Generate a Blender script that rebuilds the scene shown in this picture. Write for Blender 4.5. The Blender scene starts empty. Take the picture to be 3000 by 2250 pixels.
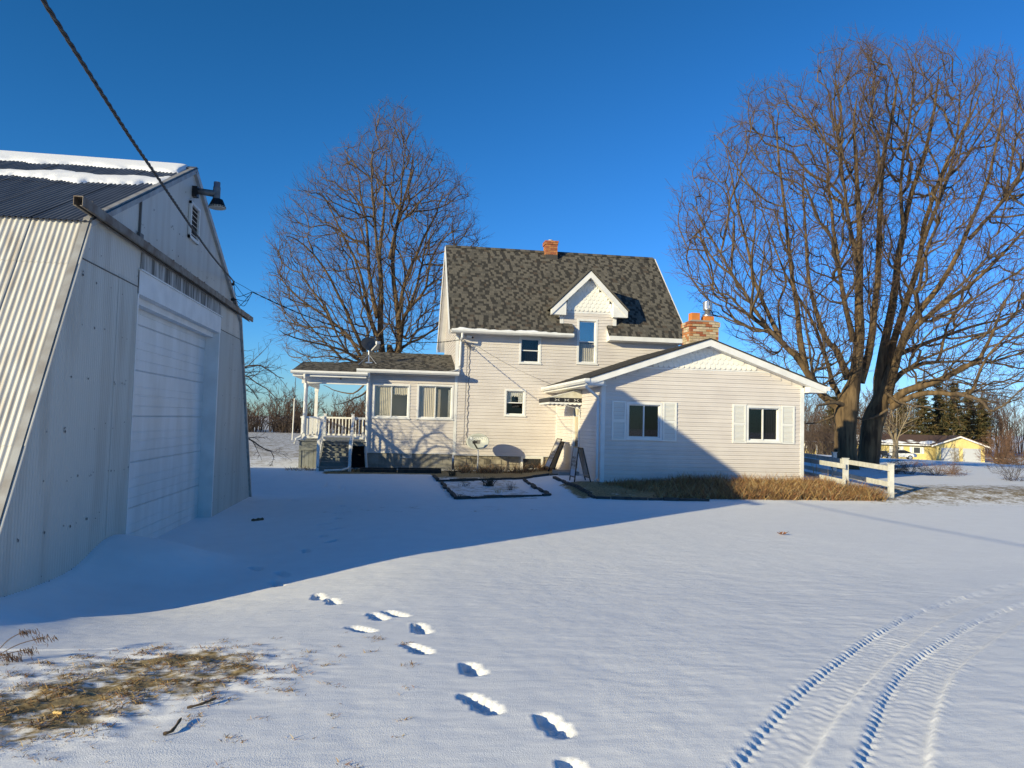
import bpy, math, random
import numpy as np
from mathutils import Vector, Matrix
rng = np.random.default_rng(7); random.seed(7)
scene = bpy.context.scene
COL = scene.collection
R = math.radians
# ---------------------------------------------------------------- camera
F_PX, CAM_H = 2200.0, 1.6
PITCH, ROLL, YAW = R(2.87), R(1.47), R(8.8)
def cam_axes():
    cy, sy = math.cos(YAW), math.sin(YAW)
    f0 = np.array([sy, cy, 0.]); r0 = np.array([cy, -sy, 0.]); u0 = np.array([0, 0, 1.])
    f = f0*math.cos(PITCH) + u0*math.sin(PITCH); u = u0*math.cos(PITCH) - f0*math.sin(PITCH)
    r = r0*math.cos(ROLL) + u*math.sin(ROLL); uu = u*math.cos(ROLL) - r0*math.sin(ROLL)
    return r, uu, f
AX = cam_axes(); CAMP = np.array([0, 0, CAM_H])
cam = bpy.data.cameras.new('camera'); cam.sensor_width = 36.0; cam.lens = F_PX/3000*36
cam.clip_start = 0.05; cam.clip_end = 5000
camo = bpy.data.objects.new('camera', cam); COL.objects.link(camo)
camo.matrix_world = Matrix(((AX[0][0], AX[1][0], -AX[2][0], 0), (AX[0][1], AX[1][1], -AX[2][1], 0),
                            (AX[0][2], AX[1][2], -AX[2][2], CAM_H), (0, 0, 0, 1)))
scene.camera = camo
# ---------------------------------------------------------------- light
SUN_EL, SUN_AZ = R(15.7), R(34.0)          # azimuth: direction the light travels, from +X towards +Y
world = bpy.data.worlds.new('World'); scene.world = world; world.use_nodes = True
wn = world.node_tree; sky = wn.nodes.new('ShaderNodeTexSky'); sky.sky_type = 'NISHITA'; sky.sun_disc = False
sky.sun_elevation = SUN_EL; sky.sun_rotation = math.atan2(-math.cos(SUN_AZ), -math.sin(SUN_AZ))
sky.altitude = 300; sky.air_density = 1.0; sky.dust_density = 0.2; sky.ozone_density = 5.0
bg = wn.nodes['Background']; SKY = 0.11; bg.inputs['Strength'].default_value = SKY
# the phone renders the whole sky as a deep saturated blue: one tone response per channel over the full dome
def _m(op, a, b=None, clamp=False):
    n = wn.nodes.new('ShaderNodeMath'); n.operation = op; n.use_clamp = clamp
    for i, v in enumerate((a, b)):
        if v is None: continue
        if isinstance(v, (int, float)): n.inputs[i].default_value = v
        else: wn.links.new(v, n.inputs[i])
    return n.outputs[0]
_sp = wn.nodes.new('ShaderNodeSeparateColor'); _cb = wn.nodes.new('ShaderNodeCombineColor'); wn.links.new(sky.outputs[0], _sp.inputs[0])
for _i, (_p, _s) in enumerate(((1.60, 1.18), (1.20, 1.10), (1.38, 1.60))):
    _c = _m('MULTIPLY', _sp.outputs[_i], SKY)
    _o = _m('MULTIPLY', _m('POWER', _m('MINIMUM', _c, 1.0), _p), _m('MAXIMUM', _m('POWER', _c, .5), 1.0))
    wn.links.new(_m('MULTIPLY', _o, _s/SKY), _cb.inputs[_i])
wn.links.new(_cb.outputs[0], bg.inputs[0])
sun = bpy.data.lights.new('sun', 'SUN'); sun.energy = 5.0; sun.angle = R(0.53); sun.color = (1.0, 0.865, 0.53)
suno = bpy.data.objects.new('sun', sun); COL.objects.link(suno)
ldir = Vector((math.cos(SUN_EL)*math.cos(SUN_AZ), math.cos(SUN_EL)*math.sin(SUN_AZ), -math.sin(SUN_EL)))
suno.rotation_euler = ldir.to_track_quat('-Z', 'Y').to_euler(); suno.location = (-30, -20, 20)
vs = scene.view_settings; vs.view_transform = 'Standard'; vs.look = 'None'; vs.exposure = 0.32; vs.gamma = 1.0
vs.use_curve_mapping = False
# ---------------------------------------------------------------- pixel -> direction (photograph is 3000 x 2250)
def ray(x, y): return AX[0]*((x-1500)/F_PX) - AX[1]*((y-1125)/F_PX) + AX[2]
def onp(x, y, axis, val):
    d = ray(x, y); return CAMP + d*((val-CAMP[axis])/d[axis])
def gpx(x, y, z=None):
    """where the view ray through a pixel meets the ground"""
    if z is not None: return onp(x, y, 2, z)
    z = 0.0
    for _ in range(14): p = onp(x, y, 2, z); z = .45*z+.55*float(gz(p[0], p[1]))
    return onp(x, y, 2, z)
# ---------------------------------------------------------------- noise (numpy)
_perm = np.random.default_rng(3).permutation(4096); _ang = np.random.default_rng(4).random(4096)*2*np.pi
def perlin(x, y, seed=0):
    x = np.asarray(x, float); y = np.asarray(y, float)
    xi = np.floor(x).astype(int); yi = np.floor(y).astype(int); xf = x-xi; yf = y-yi
    def gr(i, j, dx, dy):
        a = _ang[_perm[(_perm[(i+seed*17) & 4095]+j) & 4095]]; return np.cos(a)*dx+np.sin(a)*dy
    u = xf**3*(xf*(xf*6-15)+10); v = yf**3*(yf*(yf*6-15)+10)
    a = gr(xi, yi, xf, yf); b = gr(xi+1, yi, xf-1, yf); c = gr(xi, yi+1, xf, yf-1); d = gr(xi+1, yi+1, xf-1, yf-1)
    return (a*(1-u)+b*u)*(1-v)+(c*(1-u)+d*u)*v*1.0
def fbm(x, y, o=4, seed=0):
    s = 0; a = 1.
    for k in range(o): s = s+a*perlin(x*2**k, y*2**k, seed+k); a *= .5
    return s
def ss(x, a, b):
    t = np.clip((np.asarray(x, float)-a)/(b-a), 0, 1); return t*t*(3-2*t)
# ---------------------------------------------------------------- terrain height
GX = -3.62                                  # plane of the barn's gable wall
def gz(x, y):
    x = np.asarray(x, float); y = np.asarray(y, float); d = np.hypot(x, y)
    z = -.26*ss(y, 3.6, 9.8) - .28*ss(-x, -.5, 3.3)*ss(y, 4.5, 8.5)*(1-ss(y, 20, 25))
    z = z + .25*ss(y, 17.4, 20.0)*ss(x, 3.8, 5.2) + .13*ss(y, 20.5, 24.5)*(1-ss(x, 3.8, 5.2))
    z = z - 0.45*np.clip((d-40)/80, 0, 1) - 2.1*np.clip((d-42)/85, 0, 1.15)*ss(x, 10, 60)
    nearwall = np.exp(-np.clip(x-GX, 0, None)/.65)*(x > GX-1.5)
    z = z + .24*ss(y, 4.5, 7.5)*(1-ss(y, 11.4, 12.8))*nearwall + .05*nearwall*(y > 6)*(y < 20.6)
    z = z + .30*np.exp(-(((x+3.1)/.85)**2+((y-10.6)/.95)**2)**1.3)
    return z
def gzf(x, y): return float(gz(x, y))
# ---------------------------------------------------------------- materials
MATS = {}
def mat(name, col, rough=.6, col2=None, scale=6., stretch=(1, 1, 1), bump=0., bscale=40., metal=0., rand=0., spec=.4, detail=4., lo=.35, hi=.65, bstretch=None):
    if name in MATS: return MATS[name]
    m = bpy.data.materials.new(name); m.use_nodes = True; nt = m.node_tree; b = nt.nodes['Principled BSDF']
    b.inputs['Roughness'].default_value = rough; b.inputs['Metallic'].default_value = metal
    b.inputs['Specular IOR Level'].default_value = spec
    b.inputs['Base Color'].default_value = (*col, 1); out = None
    geo = nt.nodes.new('ShaderNodeNewGeometry')
    def noise(sc, st, det):
        mp = nt.nodes.new('ShaderNodeMapping'); mp.inputs['Scale'].default_value = st
        nt.links.new(geo.outputs['Position'], mp.inputs[0])
        n = nt.nodes.new('ShaderNodeTexNoise'); n.inputs['Scale'].default_value = sc; n.inputs['Detail'].default_value = det
        nt.links.new(mp.outputs[0], n.inputs['Vector']); return n.outputs['Fac']
    if col2 is not None:
        f = noise(scale, stretch, detail); cr = nt.nodes.new('ShaderNodeValToRGB')
        cr.color_ramp.elements[0].position = lo; cr.color_ramp.elements[1].position = hi
        cr.color_ramp.elements[0].color = (*col, 1); cr.color_ramp.elements[1].color = (*col2, 1)
        nt.links.new(f, cr.inputs[0]); out = cr.outputs[0]; nt.links.new(out, b.inputs['Base Color'])
    if rand:
        oi = nt.nodes.new('ShaderNodeObjectInfo'); hv = nt.nodes.new('ShaderNodeHueSaturation')
        mr = nt.nodes.new('ShaderNodeMapRange'); mr.inputs['To Min'].default_value = 1-rand; mr.inputs['To Max'].default_value = 1+rand
        nt.links.new(oi.outputs['Random'], mr.inputs['Value']); nt.links.new(mr.outputs[0], hv.inputs['Value'])
        if out: nt.links.new(out, hv.inputs['Color'])
        else: hv.inputs['Color'].default_value = (*col, 1)
        nt.links.new(hv.outputs[0], b.inputs['Base Color'])
    if bump:
        f = noise(bscale, bstretch or (1, 1, 1), 5.); bp = nt.nodes.new('ShaderNodeBump'); bp.inputs['Strength'].default_value = bump
        bp.inputs['Distance'].default_value = .01; nt.links.new(f, bp.inputs['Height']); nt.links.new(bp.outputs[0], b.inputs['Normal'])
    MATS[name] = m; return m
def glass(name, tint=(1, 1, 1), refl=.09):
    m = bpy.data.materials.new(name); m.use_nodes = True; nt = m.node_tree; nt.nodes.clear()
    o = nt.nodes.new('ShaderNodeOutputMaterial'); t = nt.nodes.new('ShaderNodeBsdfTransparent'); g = nt.nodes.new('ShaderNodeBsdfGlossy')
    t.inputs[0].default_value = (*tint, 1); g.inputs['Roughness'].default_value = .02; g.inputs[0].default_value = (.95, .97, 1, 1)
    fc = nt.nodes.new('ShaderNodeLayerWeight'); fc.inputs['Blend'].default_value = .5; lw = nt.nodes.new('ShaderNodeMath'); lw.operation = 'POWER'; lw.inputs[1].default_value = 5.0; nt.links.new(fc.outputs['Facing'], lw.inputs[0])
    mx = nt.nodes.new('ShaderNodeMixShader'); ad = nt.nodes.new('ShaderNodeMath'); ad.operation = 'ADD'; ad.inputs[1].default_value = refl+.03; ad.use_clamp = True
    nt.links.new(lw.outputs[0], ad.inputs[0]); nt.links.new(ad.outputs[0], mx.inputs[0]); nt.links.new(t.outputs[0], mx.inputs[1]); nt.links.new(g.outputs[0], mx.inputs[2])
    nt.links.new(mx.outputs[0], o.inputs[0]); MATS[name] = m; return m
M = mat
SIDING = M('siding', (.66, .615, .58), .5, (.60, .555, .525), 1.5, (1, 1, 1), .12, 60, rand=.035, bstretch=(.15, .15, 1))
WHITE = M('white_trim', (.78, .78, .77), .45, (.68, .68, .67), 3, bump=.06)
SCALLOP = M('scallop_white', (.80, .79, .74), .5, rand=.03, bump=.08)
SH = [M('shingle_light', (.142, .130, .108), .9, (.11, .10, .085), 25, bump=.6, bscale=220), M('shingle_mid', (.105, .097, .082), .9, (.08, .074, .064), 25, bump=.6, bscale=220),
      M('shingle_dark', (.042, .040, .036), .9, (.03, .028, .026), 25, bump=.6, bscale=220), M('shingle_brown', (.10, .078, .06), .9, (.06, .05, .04), 25, bump=.6, bscale=220)]
BLACK = M('black_metal', (.012, .012, .014), .4)
DARK = M('dark_interior', (.02, .02, .022), .9)
GLASS = glass('window_glass', refl=.0); GLASSD = glass('window_glass_screen', (.45, .45, .47), .0); GLASSR = glass('window_glass_reflecting', refl=.22)
CURTAIN = M('curtain', (.55, .50, .42), .9, (.42, .38, .31), 3, (9, 9, .4))
LACE = M('lace_valance', (.7, .7, .66), .9, (.35, .35, .32), 30, (2, 2, 1))
CONCRETE = M('concrete_block', (.30, .285, .25), .95, (.20, .19, .165), 7, bump=.5, bscale=60, rand=.12)
STONE = M('rubble_stone', (.34, .30, .22), .95, (.20, .175, .13), 6, bump=.8, bscale=30, rand=.25)
MORTAR = M('mortar', (.36, .33, .28), .95, bump=.3, bscale=80)
BRICK = [M('brick_tan', (.50, .40, .25), .9, (.40, .30, .18), 20, bump=.4, bscale=90, rand=.12), M('brick_red', (.36, .12, .055), .9, (.27, .085, .04), 20, bump=.4, bscale=90, rand=.15),
         M('brick_orange', (.46, .20, .08), .9, (.38, .15, .06), 20, bump=.4, bscale=90, rand=.12), M('brick_cream', (.58, .48, .36), .9, (.46, .36, .25), 20, bump=.4, bscale=90, rand=.1)]
CLAY = M('clay_flue', (.60, .21, .05), .8, (.5, .17, .04), 8)
GALV = M('galvanised', (.62, .63, .64), .32, (.5, .5, .52), 14, metal=.85)
LEAD = M('lead_flashing', (.42, .43, .44), .5, metal=.3)
TIN = M('painted_tin', (.53, .51, .465), .42, (.40, .36, .31), 3.2, (1, 1, .14), .1, 60, metal=.0, rand=.05, lo=.48, hi=.82, detail=7)
TINSIDE = M('weathered_tin', (.60, .585, .545), .45, (.42, .37, .31), 3, (5, .6, .6), .1, 80, metal=.1, rand=.05, lo=.45, hi=.75)
TINROOF = M('grey_tin_roof', (.165, .17, .18), .42, (.11, .112, .12), 2, (5, .5, .5), metal=.25, rand=.08)
RUST = M('rusty_channel', (.25, .23, .20), .6, (.14, .10, .07), 5, metal=.3, bump=.2)
DOORM = M('door_white', (.74, .75, .75), .4, (.62, .62, .60), 2.4, (1, 1, .3), bump=.05, detail=7)
SNOW = M('settled_snow', (.86, .87, .90), .6, bump=.35, bscale=35)
GREYP = M('grey_deck_paint', (.235, .245, .235), .6, (.19, .2, .19), 6, rand=.08, bump=.1)
BARK = M('bark', (.185, .125, .065), .95, (.05, .034, .02), 6, (1, 1, .16), 1.6, 16, bstretch=(1, 1, .16), detail=8)
BARKL = M('limb_bark', (.15, .108, .066), .95, (.07, .05, .034), 7, (1, 1, .5), .6, 25)
TWIG = M('twig', (.115, .074, .048), .9); TWIGR = M('twig_reddish', (.135, .080, .056), .9)
TWIGD = M('twig_dark', (.075, .055, .045), .9)
CABLE = M('cable_black', (.018, .018, .02), .5)
# ---------------------------------------------------------------- objects
def tag(o, label=None, cat=None, group=None, kind=None):
    if label: o['label'] = label
    if cat: o['category'] = cat
    if group: o['group'] = group
    if kind: o['kind'] = kind
    return o
def thing(name, loc, label, cat, group=None):
    o = bpy.data.objects.new(name, None); o.empty_display_size = .2; COL.objects.link(o); o.location = loc
    return tag(o, label, cat, group)
def attach(o, parent):
    if parent is not None:
        o.parent = parent
        if parent.type == 'EMPTY': o.matrix_parent_inverse = Matrix.Translation(-parent.location)
    return o
def put(name, me, parent=None, mw=None):
    """an object that shares mesh data; mw is its world matrix"""
    o = bpy.data.objects.new(name, me); COL.objects.link(o); attach(o, parent)
    if mw is not None: o.matrix_basis = mw
    return o
class MB:
    def __init__(s): s.v = []; s.f = []; s.m = []; s.cur = 0
    def add(s, vs, fs):
        b = len(s.v); s.v += [tuple(map(float, p)) for p in vs]
        for f in fs: s.f.append(tuple(b+i for i in f)); s.m.append(s.cur)
        return s
    def box(s, x0, x1, y0, y1, z0, z1):
        return s.add([(x0, y0, z0), (x1, y0, z0), (x1, y1, z0), (x0, y1, z0), (x0, y0, z1), (x1, y0, z1), (x1, y1, z1), (x0, y1, z1)],
                     [(0, 3, 2, 1), (4, 5, 6, 7), (0, 1, 5, 4), (1, 2, 6, 5), (2, 3, 7, 6), (3, 0, 4, 7)])
    def hexa(s, p): return s.add(p, [(0, 3, 2, 1), (4, 5, 6, 7), (0, 1, 5, 4), (1, 2, 6, 5), (2, 3, 7, 6), (3, 0, 4, 7)])
    def slab(s, quad, t):
        q = [np.array(p, float) for p in quad]; n = np.cross(q[1]-q[0], q[3]-q[0]); n = n/np.linalg.norm(n)
        return s.hexa([p-n*t for p in q]+q)
    def beam(s, a, b, w, h, up=(0, 0, 1)):
        a = np.array(a, float); b = np.array(b, float); d = b-a; d /= np.linalg.norm(d); u = np.array(up, float)
        r = np.cross(d, u); r /= np.linalg.norm(r); u = np.cross(r, d)
        c = [(-w/2, -h/2), (w/2, -h/2), (w/2, h/2), (-w/2, h/2)]
        return s.add([a+r*i+u*j for i, j in c]+[b+r*i+u*j for i, j in c], [(0, 3, 2, 1), (4, 5, 6, 7), (0, 1, 5, 4), (1, 2, 6, 5), (2, 3, 7, 6), (3, 0, 4, 7)])
    def prism(s, poly, fn, a, b):
        """extrude a 2-D polygon between depths a and b; fn(u, v, d) -> point"""
        n = len(poly); va = [fn(u, v, a) for u, v in poly]+[fn(u, v, b) for u, v in poly]
        return s.add(va, [tuple(range(n))[::-1], tuple(range(n, 2*n))]+[(i, (i+1) % n, n+(i+1) % n, n+i) for i in range(n)])
    def tube(s, pts, rad, n=8, cap=True):
        pts = [np.array(p, float) for p in pts]; k = len(pts); rad = [rad]*k if np.isscalar(rad) else rad; vs = []
        ref = np.array([.31, .17, .93])
        for i, p in enumerate(pts):
            t = pts[min(i+1, k-1)]-pts[max(i-1, 0)]; t /= (np.linalg.norm(t)+1e-9)
            if abs(t@ref) > .97: ref = np.array([.93, .3, .1])
            u = np.cross(t, ref); u /= np.linalg.norm(u); w = np.cross(t, u)
            for j in range(n):
                a = 2*math.pi*j/n; vs.append(p+rad[i]*(u*math.cos(a)+w*math.sin(a)))
        fs = [(i*n+j, i*n+(j+1) % n, (i+1)*n+(j+1) % n, (i+1)*n+j) for i in range(k-1) for j in range(n)]
        if cap: fs += [tuple(range(n))[::-1], tuple((k-1)*n+j for j in range(n))]
        return s.add(vs, fs)
    def mesh(s, name, mats, smooth=False):
        me = bpy.data.meshes.new(name); me.from_pydata(s.v, [], s.f)
        for m in (mats if isinstance(mats, (list, tuple)) else [mats]): me.materials.append(m)
        if isinstance(mats, (list, tuple)) and len(mats) > 1: me.polygons.foreach_set('material_index', s.m)
        if smooth: me.polygons.foreach_set('use_smooth', [True]*len(me.polygons))
        me.update(); return me
    def build(s, name, mats, parent=None, smooth=False): return put(name, s.mesh(name, mats, smooth), parent)
def raw_mesh(name, V, Q, mats, mi=None, smooth=True):
    """numpy vertices (n,3) and quads or triangles (m,k)"""
    me = bpy.data.meshes.new(name); n, k = Q.shape
    me.vertices.add(len(V)); me.vertices.foreach_set('co', np.ascontiguousarray(V, np.float32).ravel())
    me.loops.add(n*k); me.loops.foreach_set('vertex_index', np.ascontiguousarray(Q, np.int32).ravel())
    me.polygons.add(n); me.polygons.foreach_set('loop_start', np.arange(0, n*k, k, dtype=np.int32))
    for m in (mats if isinstance(mats, (list, tuple)) else [mats]): me.materials.append(m)
    if mi is not None: me.polygons.foreach_set('material_index', np.asarray(mi, np.int32))
    me.polygons.foreach_set('use_smooth', np.full(n, smooth)); me.update(calc_edges=True); return me
def curve(pts, n):
    """Catmull-Rom through pts, n samples"""
    P = np.array(pts, float); P = np.vstack([2*P[0]-P[1], P, 2*P[-1]-P[-2]]); m = len(P)-3; out = []
    for t in np.linspace(0, m-1e-6, n):
        i = int(t); u = t-i; a, b, c, d = P[i:i+4]
        out.append(.5*((2*b)+(-a+c)*u+(2*a-5*b+4*c-d)*u*u+(-a+3*b-3*c+d)*u**3))
    return np.array(out)
# ---------------------------------------------------------------- snow ground
def axis_coords(lo, hi, step, far_lo, far_hi, g):
    c = list(np.arange(lo, hi, step)); s = step; x = c[-1]
    while x < far_hi: s *= g; x += s; c.append(x)
    s = step; x = lo; pre = []
    while x > far_lo: s *= g; x -= s; pre.append(x)
    return np.array(pre[::-1]+c)
def grid_quads(nx, ny):
    i, j = np.meshgrid(np.arange(nx-1), np.arange(ny-1))
    return np.stack([j*nx+i, j*nx+i+1, (j+1)*nx+i+1, (j+1)*nx+i], -1).reshape(-1, 4)
gxs = np.concatenate([axis_coords(-3.0, -2.97, .032, -1800, -2.98, 1.095)[:-1], np.arange(-2.97, 1.2, .032), np.arange(1.2, 4.2, .019), np.arange(4.2, 6.2, .03), axis_coords(6.2, 6.21, .03, 6.19, 1800, 1.095)[1:]])
gxs = np.unique(gxs)
gy0 = list(np.arange(3.0, 6.2, .0195))+list(np.arange(6.2, 9.0, .03)); _s = .03
while gy0[-1] < 18: _s = min(_s*1.05, .065); gy0.append(gy0[-1]+_s)
while gy0[-1] < 2400: _s *= 1.07; gy0.append(gy0[-1]+_s)
_s = .03; _y = 3.0; _pre = []
while _y > -600: _s *= 1.13; _y -= _s; _pre.append(_y)
gys = np.array(_pre[::-1]+gy0)
GXX, GYY = np.meshgrid(gxs, gys)
x, y = GXX.ravel(), GYY.ravel(); Z = gz(x, y)
near = np.exp(-np.clip(np.hypot(x, y)-9, 0, None)/9)
# wind-blown relief: long low ripples, finer sastrugi towards the lower right, gentle swells
ca, sa = math.cos(R(-14)), math.sin(R(-14)); u = x*ca+y*sa; v = -x*sa+y*ca
w1 = perlin(u*1.1+perlin(u*.7, v*.7, 9)*.8, v*4.3+perlin(u, v, 11)*1.4, 1)
w2 = perlin(u*2.6, v*9.5+perlin(u*2, v*2, 5)*1.5, 2)
rip = (.12+.88*ss(x, .4, 3.0))*np.clip(.55+1.1*fbm(x*.55, y*.55, 2, 33), .15, 1.2)
Z += near*(.0062*rip*(np.abs(w1)*-1.7+.5)+.0030*rip*w2+.005*perlin(x*3.1, y*3.1, 21)+.0022*perlin(x*9, y*9, 23)+.0013*perlin(x*21, y*21, 24))
Z += .012*perlin(x*.6, y*.6, 31)*near
# bare tussocky corner at lower left
def straw_mask(x, y): return np.maximum(np.exp(-(((x+1.45)/.95)**2+((y-5.15)/.85)**2)**2), np.exp(-(((x+1.8)/.75)**2+((y-4.55)/.7)**2)**2))
pt = straw_mask(x, y)
tus = fbm(x*4.5, y*6.5, 4, 41)
Z += near*pt*(.030*np.clip(tus, -.7, .9)+.010*perlin(x*15, y*17, 45))
# boot prints: heel pixel -> toe pixel, depth
FEET = [(912, 1728, 955, 1768, .040), (950, 1745, 1003, 1779, .040), (1020, 1838, 1095, 1852, .045), (1085, 1797, 1130, 1817, .045), (1125, 1790, 1192, 1806, .045),
        (1212, 1825, 1252, 1858, .045), (1185, 1888, 1262, 1915, .05), (1358, 1942, 1408, 1980, .055), (1352, 2034, 1465, 2090, .055), (1572, 2093, 1672, 2160, .06), (1655, 2238, 1740, 2290, .06),
        (785, 1700, 835, 1722, .063), (740, 1662, 760, 1668, .058), (805, 1675, 850, 1690, .053), (885, 1612, 905, 1618, .058), (960, 1590, 985, 1582, .058), (938, 1569, 955, 1573, .058), (970, 1552, 990, 1548, .058),
        (940, 1537, 958, 1534, .058), (980, 1517, 998, 1520, .058), (982, 1505, 998, 1503, .058), (995, 1482, 1010, 1484, .053), (1022, 1491, 1035, 1490, .053), (1060, 1443, 1105, 1436, .048), (990, 1428, 1020, 1432, .048), (955, 1420, 970, 1424, .048), (915, 1408, 935, 1412, .048),
        (715, 1468, 745, 1472, .048), (845, 1465, 880, 1468, .048), (1075, 1452, 1100, 1448, .048)]
for (a, b, c, d, dep) in FEET:
    h = gpx(a, b); t = gpx(c, d); ax = t[:2]-h[:2]; L = max(np.linalg.norm(ax), .02); ax = ax/L; L = min(max(L, .29), .42); cx, cy = (h[:2]+t[:2])/2
    s = (np.abs(x-cx) < .5) & (np.abs(y-cy) < .5); dx = x[s]-cx; dy = y[s]-cy; uu = (dx*ax[0]+dy*ax[1])/(L*.5); vv = (-dx*ax[1]+dy*ax[0])
    vv = vv+.012*np.sin(uu*2.2); wid = .054-.010*np.exp(-((uu+.25)/.25)**2)+.006*uu
    q = np.maximum(np.abs(uu)**2.6, 0)+(np.abs(vv)/wid)**2.6
    n = perlin(x[s]*26, y[s]*26, 7)
    Z[s] += -dep*(1-ss(q, .75, 1.15))*(1+.25*n)+.006*np.exp(-((q-1.5)/.4)**2)*(.5+1.5*perlin(x[s]*14, y[s]*14, 8))+.010*np.exp(-((uu+.15)/.12)**2)*(q < .8)
# tyre tracks: left and right edges in pixels, taken from the picture's bottom to its right side
def z4c(p): return [(2000+a/2.212, 1500+b/2.212) for a, b in p]
TRK = [(z4c([(210, 1900), (370, 1659), (700, 1250), (1000, 990), (1300, 770), (1700, 580), (2212, 460), (2700, 385)]), z4c([(560, 1900), (730, 1659), (960, 1330), (1280, 980), (1500, 800), (1800, 650), (2212, 510), (2700, 420)])),
       (z4c([(1130, 1900), (1190, 1659), (1280, 1380), (1400, 1120), (1600, 910), (1900, 720), (2212, 590), (2700, 470)]), z4c([(1490, 1900), (1520, 1659), (1590, 1280), (1720, 1010), (1950, 850), (2212, 690), (2700, 540)]))]
for le, re in TRK:
    LE = curve([gpx(*p)[:2] for p in le], 160); RE = curve([gpx(*p)[:2] for p in re], 160); C = (LE+RE)/2; W = .145
    s = np.where((x > C[:, 0].min()-.4) & (x < C[:, 0].max()+.4) & (y > C[:, 1].min()-.4) & (y < C[:, 1].max()+.4))[0]
    px_, py_ = x[s], y[s]; best = np.full(len(s), 9.); sd = np.zeros(len(s)); arc = np.zeros(len(s)); seg = np.linalg.norm(np.diff(C, axis=0), axis=1); cum = np.concatenate([[0], np.cumsum(seg)])
    for i in range(len(C)-1):
        ax = (C[i+1]-C[i])/seg[i]; dx = px_-C[i, 0]; dy = py_-C[i, 1]; t = np.clip(dx*ax[0]+dy*ax[1], 0, seg[i]); ex = dx-ax[0]*t; ey = dy-ax[1]*t
        dd = np.hypot(ex, ey); m = dd < best; best[m] = dd[m]; sd[m] = np.sign(-ax[1]*dx+ax[0]*dy)[m]*dd[m]; arc[m] = cum[i]+t[m]
    n = perlin(px_*22, py_*22, 51); lug = np.sin(arc*2*np.pi/.085+.8*perlin(px_*2, py_*2, 54))
    edge = best+.010*lug*(sd > .06)+.006*n
    inside = 1-ss(edge, W-.016, W+.010)
    Z[s] += -inside*(.023-.0050*n-.0028*np.sin(arc*2*np.pi/.085+np.abs(sd)*40)*(np.abs(sd) < .115)*(.6+.9*perlin(px_*3, py_*3, 53))-.005*lug*(sd > .085)) + .006*np.exp(-((best-W-.03)/.028)**2)*(.5+1.6*n)
gme = raw_mesh('snow_ground', np.stack([x, y, Z], 1), grid_quads(len(gxs), len(gys)), [], None, True)
# how much dead grass shows through the snow, as an attribute
d = np.hypot(x, y)
bare = .625*pt
bare = np.maximum(bare, .56*ss(d, 27, 34)*(1-ss(x, 2, 10)))                                   # stubble field at the left
bare = np.maximum(bare, .50*np.exp(-(((x+5)/5)**2+((y-30)/7)**2)**2))
bare = np.maximum(bare, .60*ss(x, 9.5, 13)*np.exp(-((y-18.4-.06*x)/3.4)**2))                      # thin lawn right of the fence
bare = np.maximum(bare, .66*np.exp(-((d-92)/13)**2)*ss(x, 20, 40))
bare = np.maximum(bare, .42*np.exp(-(((x-1)/5)**2+((y-16.0)/1.1)**2)**2))
bed = ss(x, 4.2, 4.7)*(1-ss(x, 12.0, 13.2))*ss(y, 17.7, 18.2)*(1-ss(y, 20.4, 20.6))
bed2 = ss(x, 1.15, 1.35)*(1-ss(x, 3.5, 3.7))*ss(y, 17.9, 18.1)*(1-ss(y, 25.9, 26.2)); bed3 = ss(x, 1.1, 1.3)*(1-ss(x, 5.6, 5.7))*ss(y, 22.6, 23.6)*(1-ss(y, 26.15, 26.2))
bed4 = ss(x, -2.4, -2.0)*(1-ss(x, 2.0, 2.3))*ss(y, 23.6, 24.1)*(1-ss(y, 26.15, 26.2))
bare = np.maximum.reduce([bare, .72*bed, .50*bed2, .85*bed3, .8*bed4])
at = gme.attributes.new('bare', 'FLOAT', 'POINT'); at.data.foreach_set('value', bare.astype(np.float32))
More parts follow.
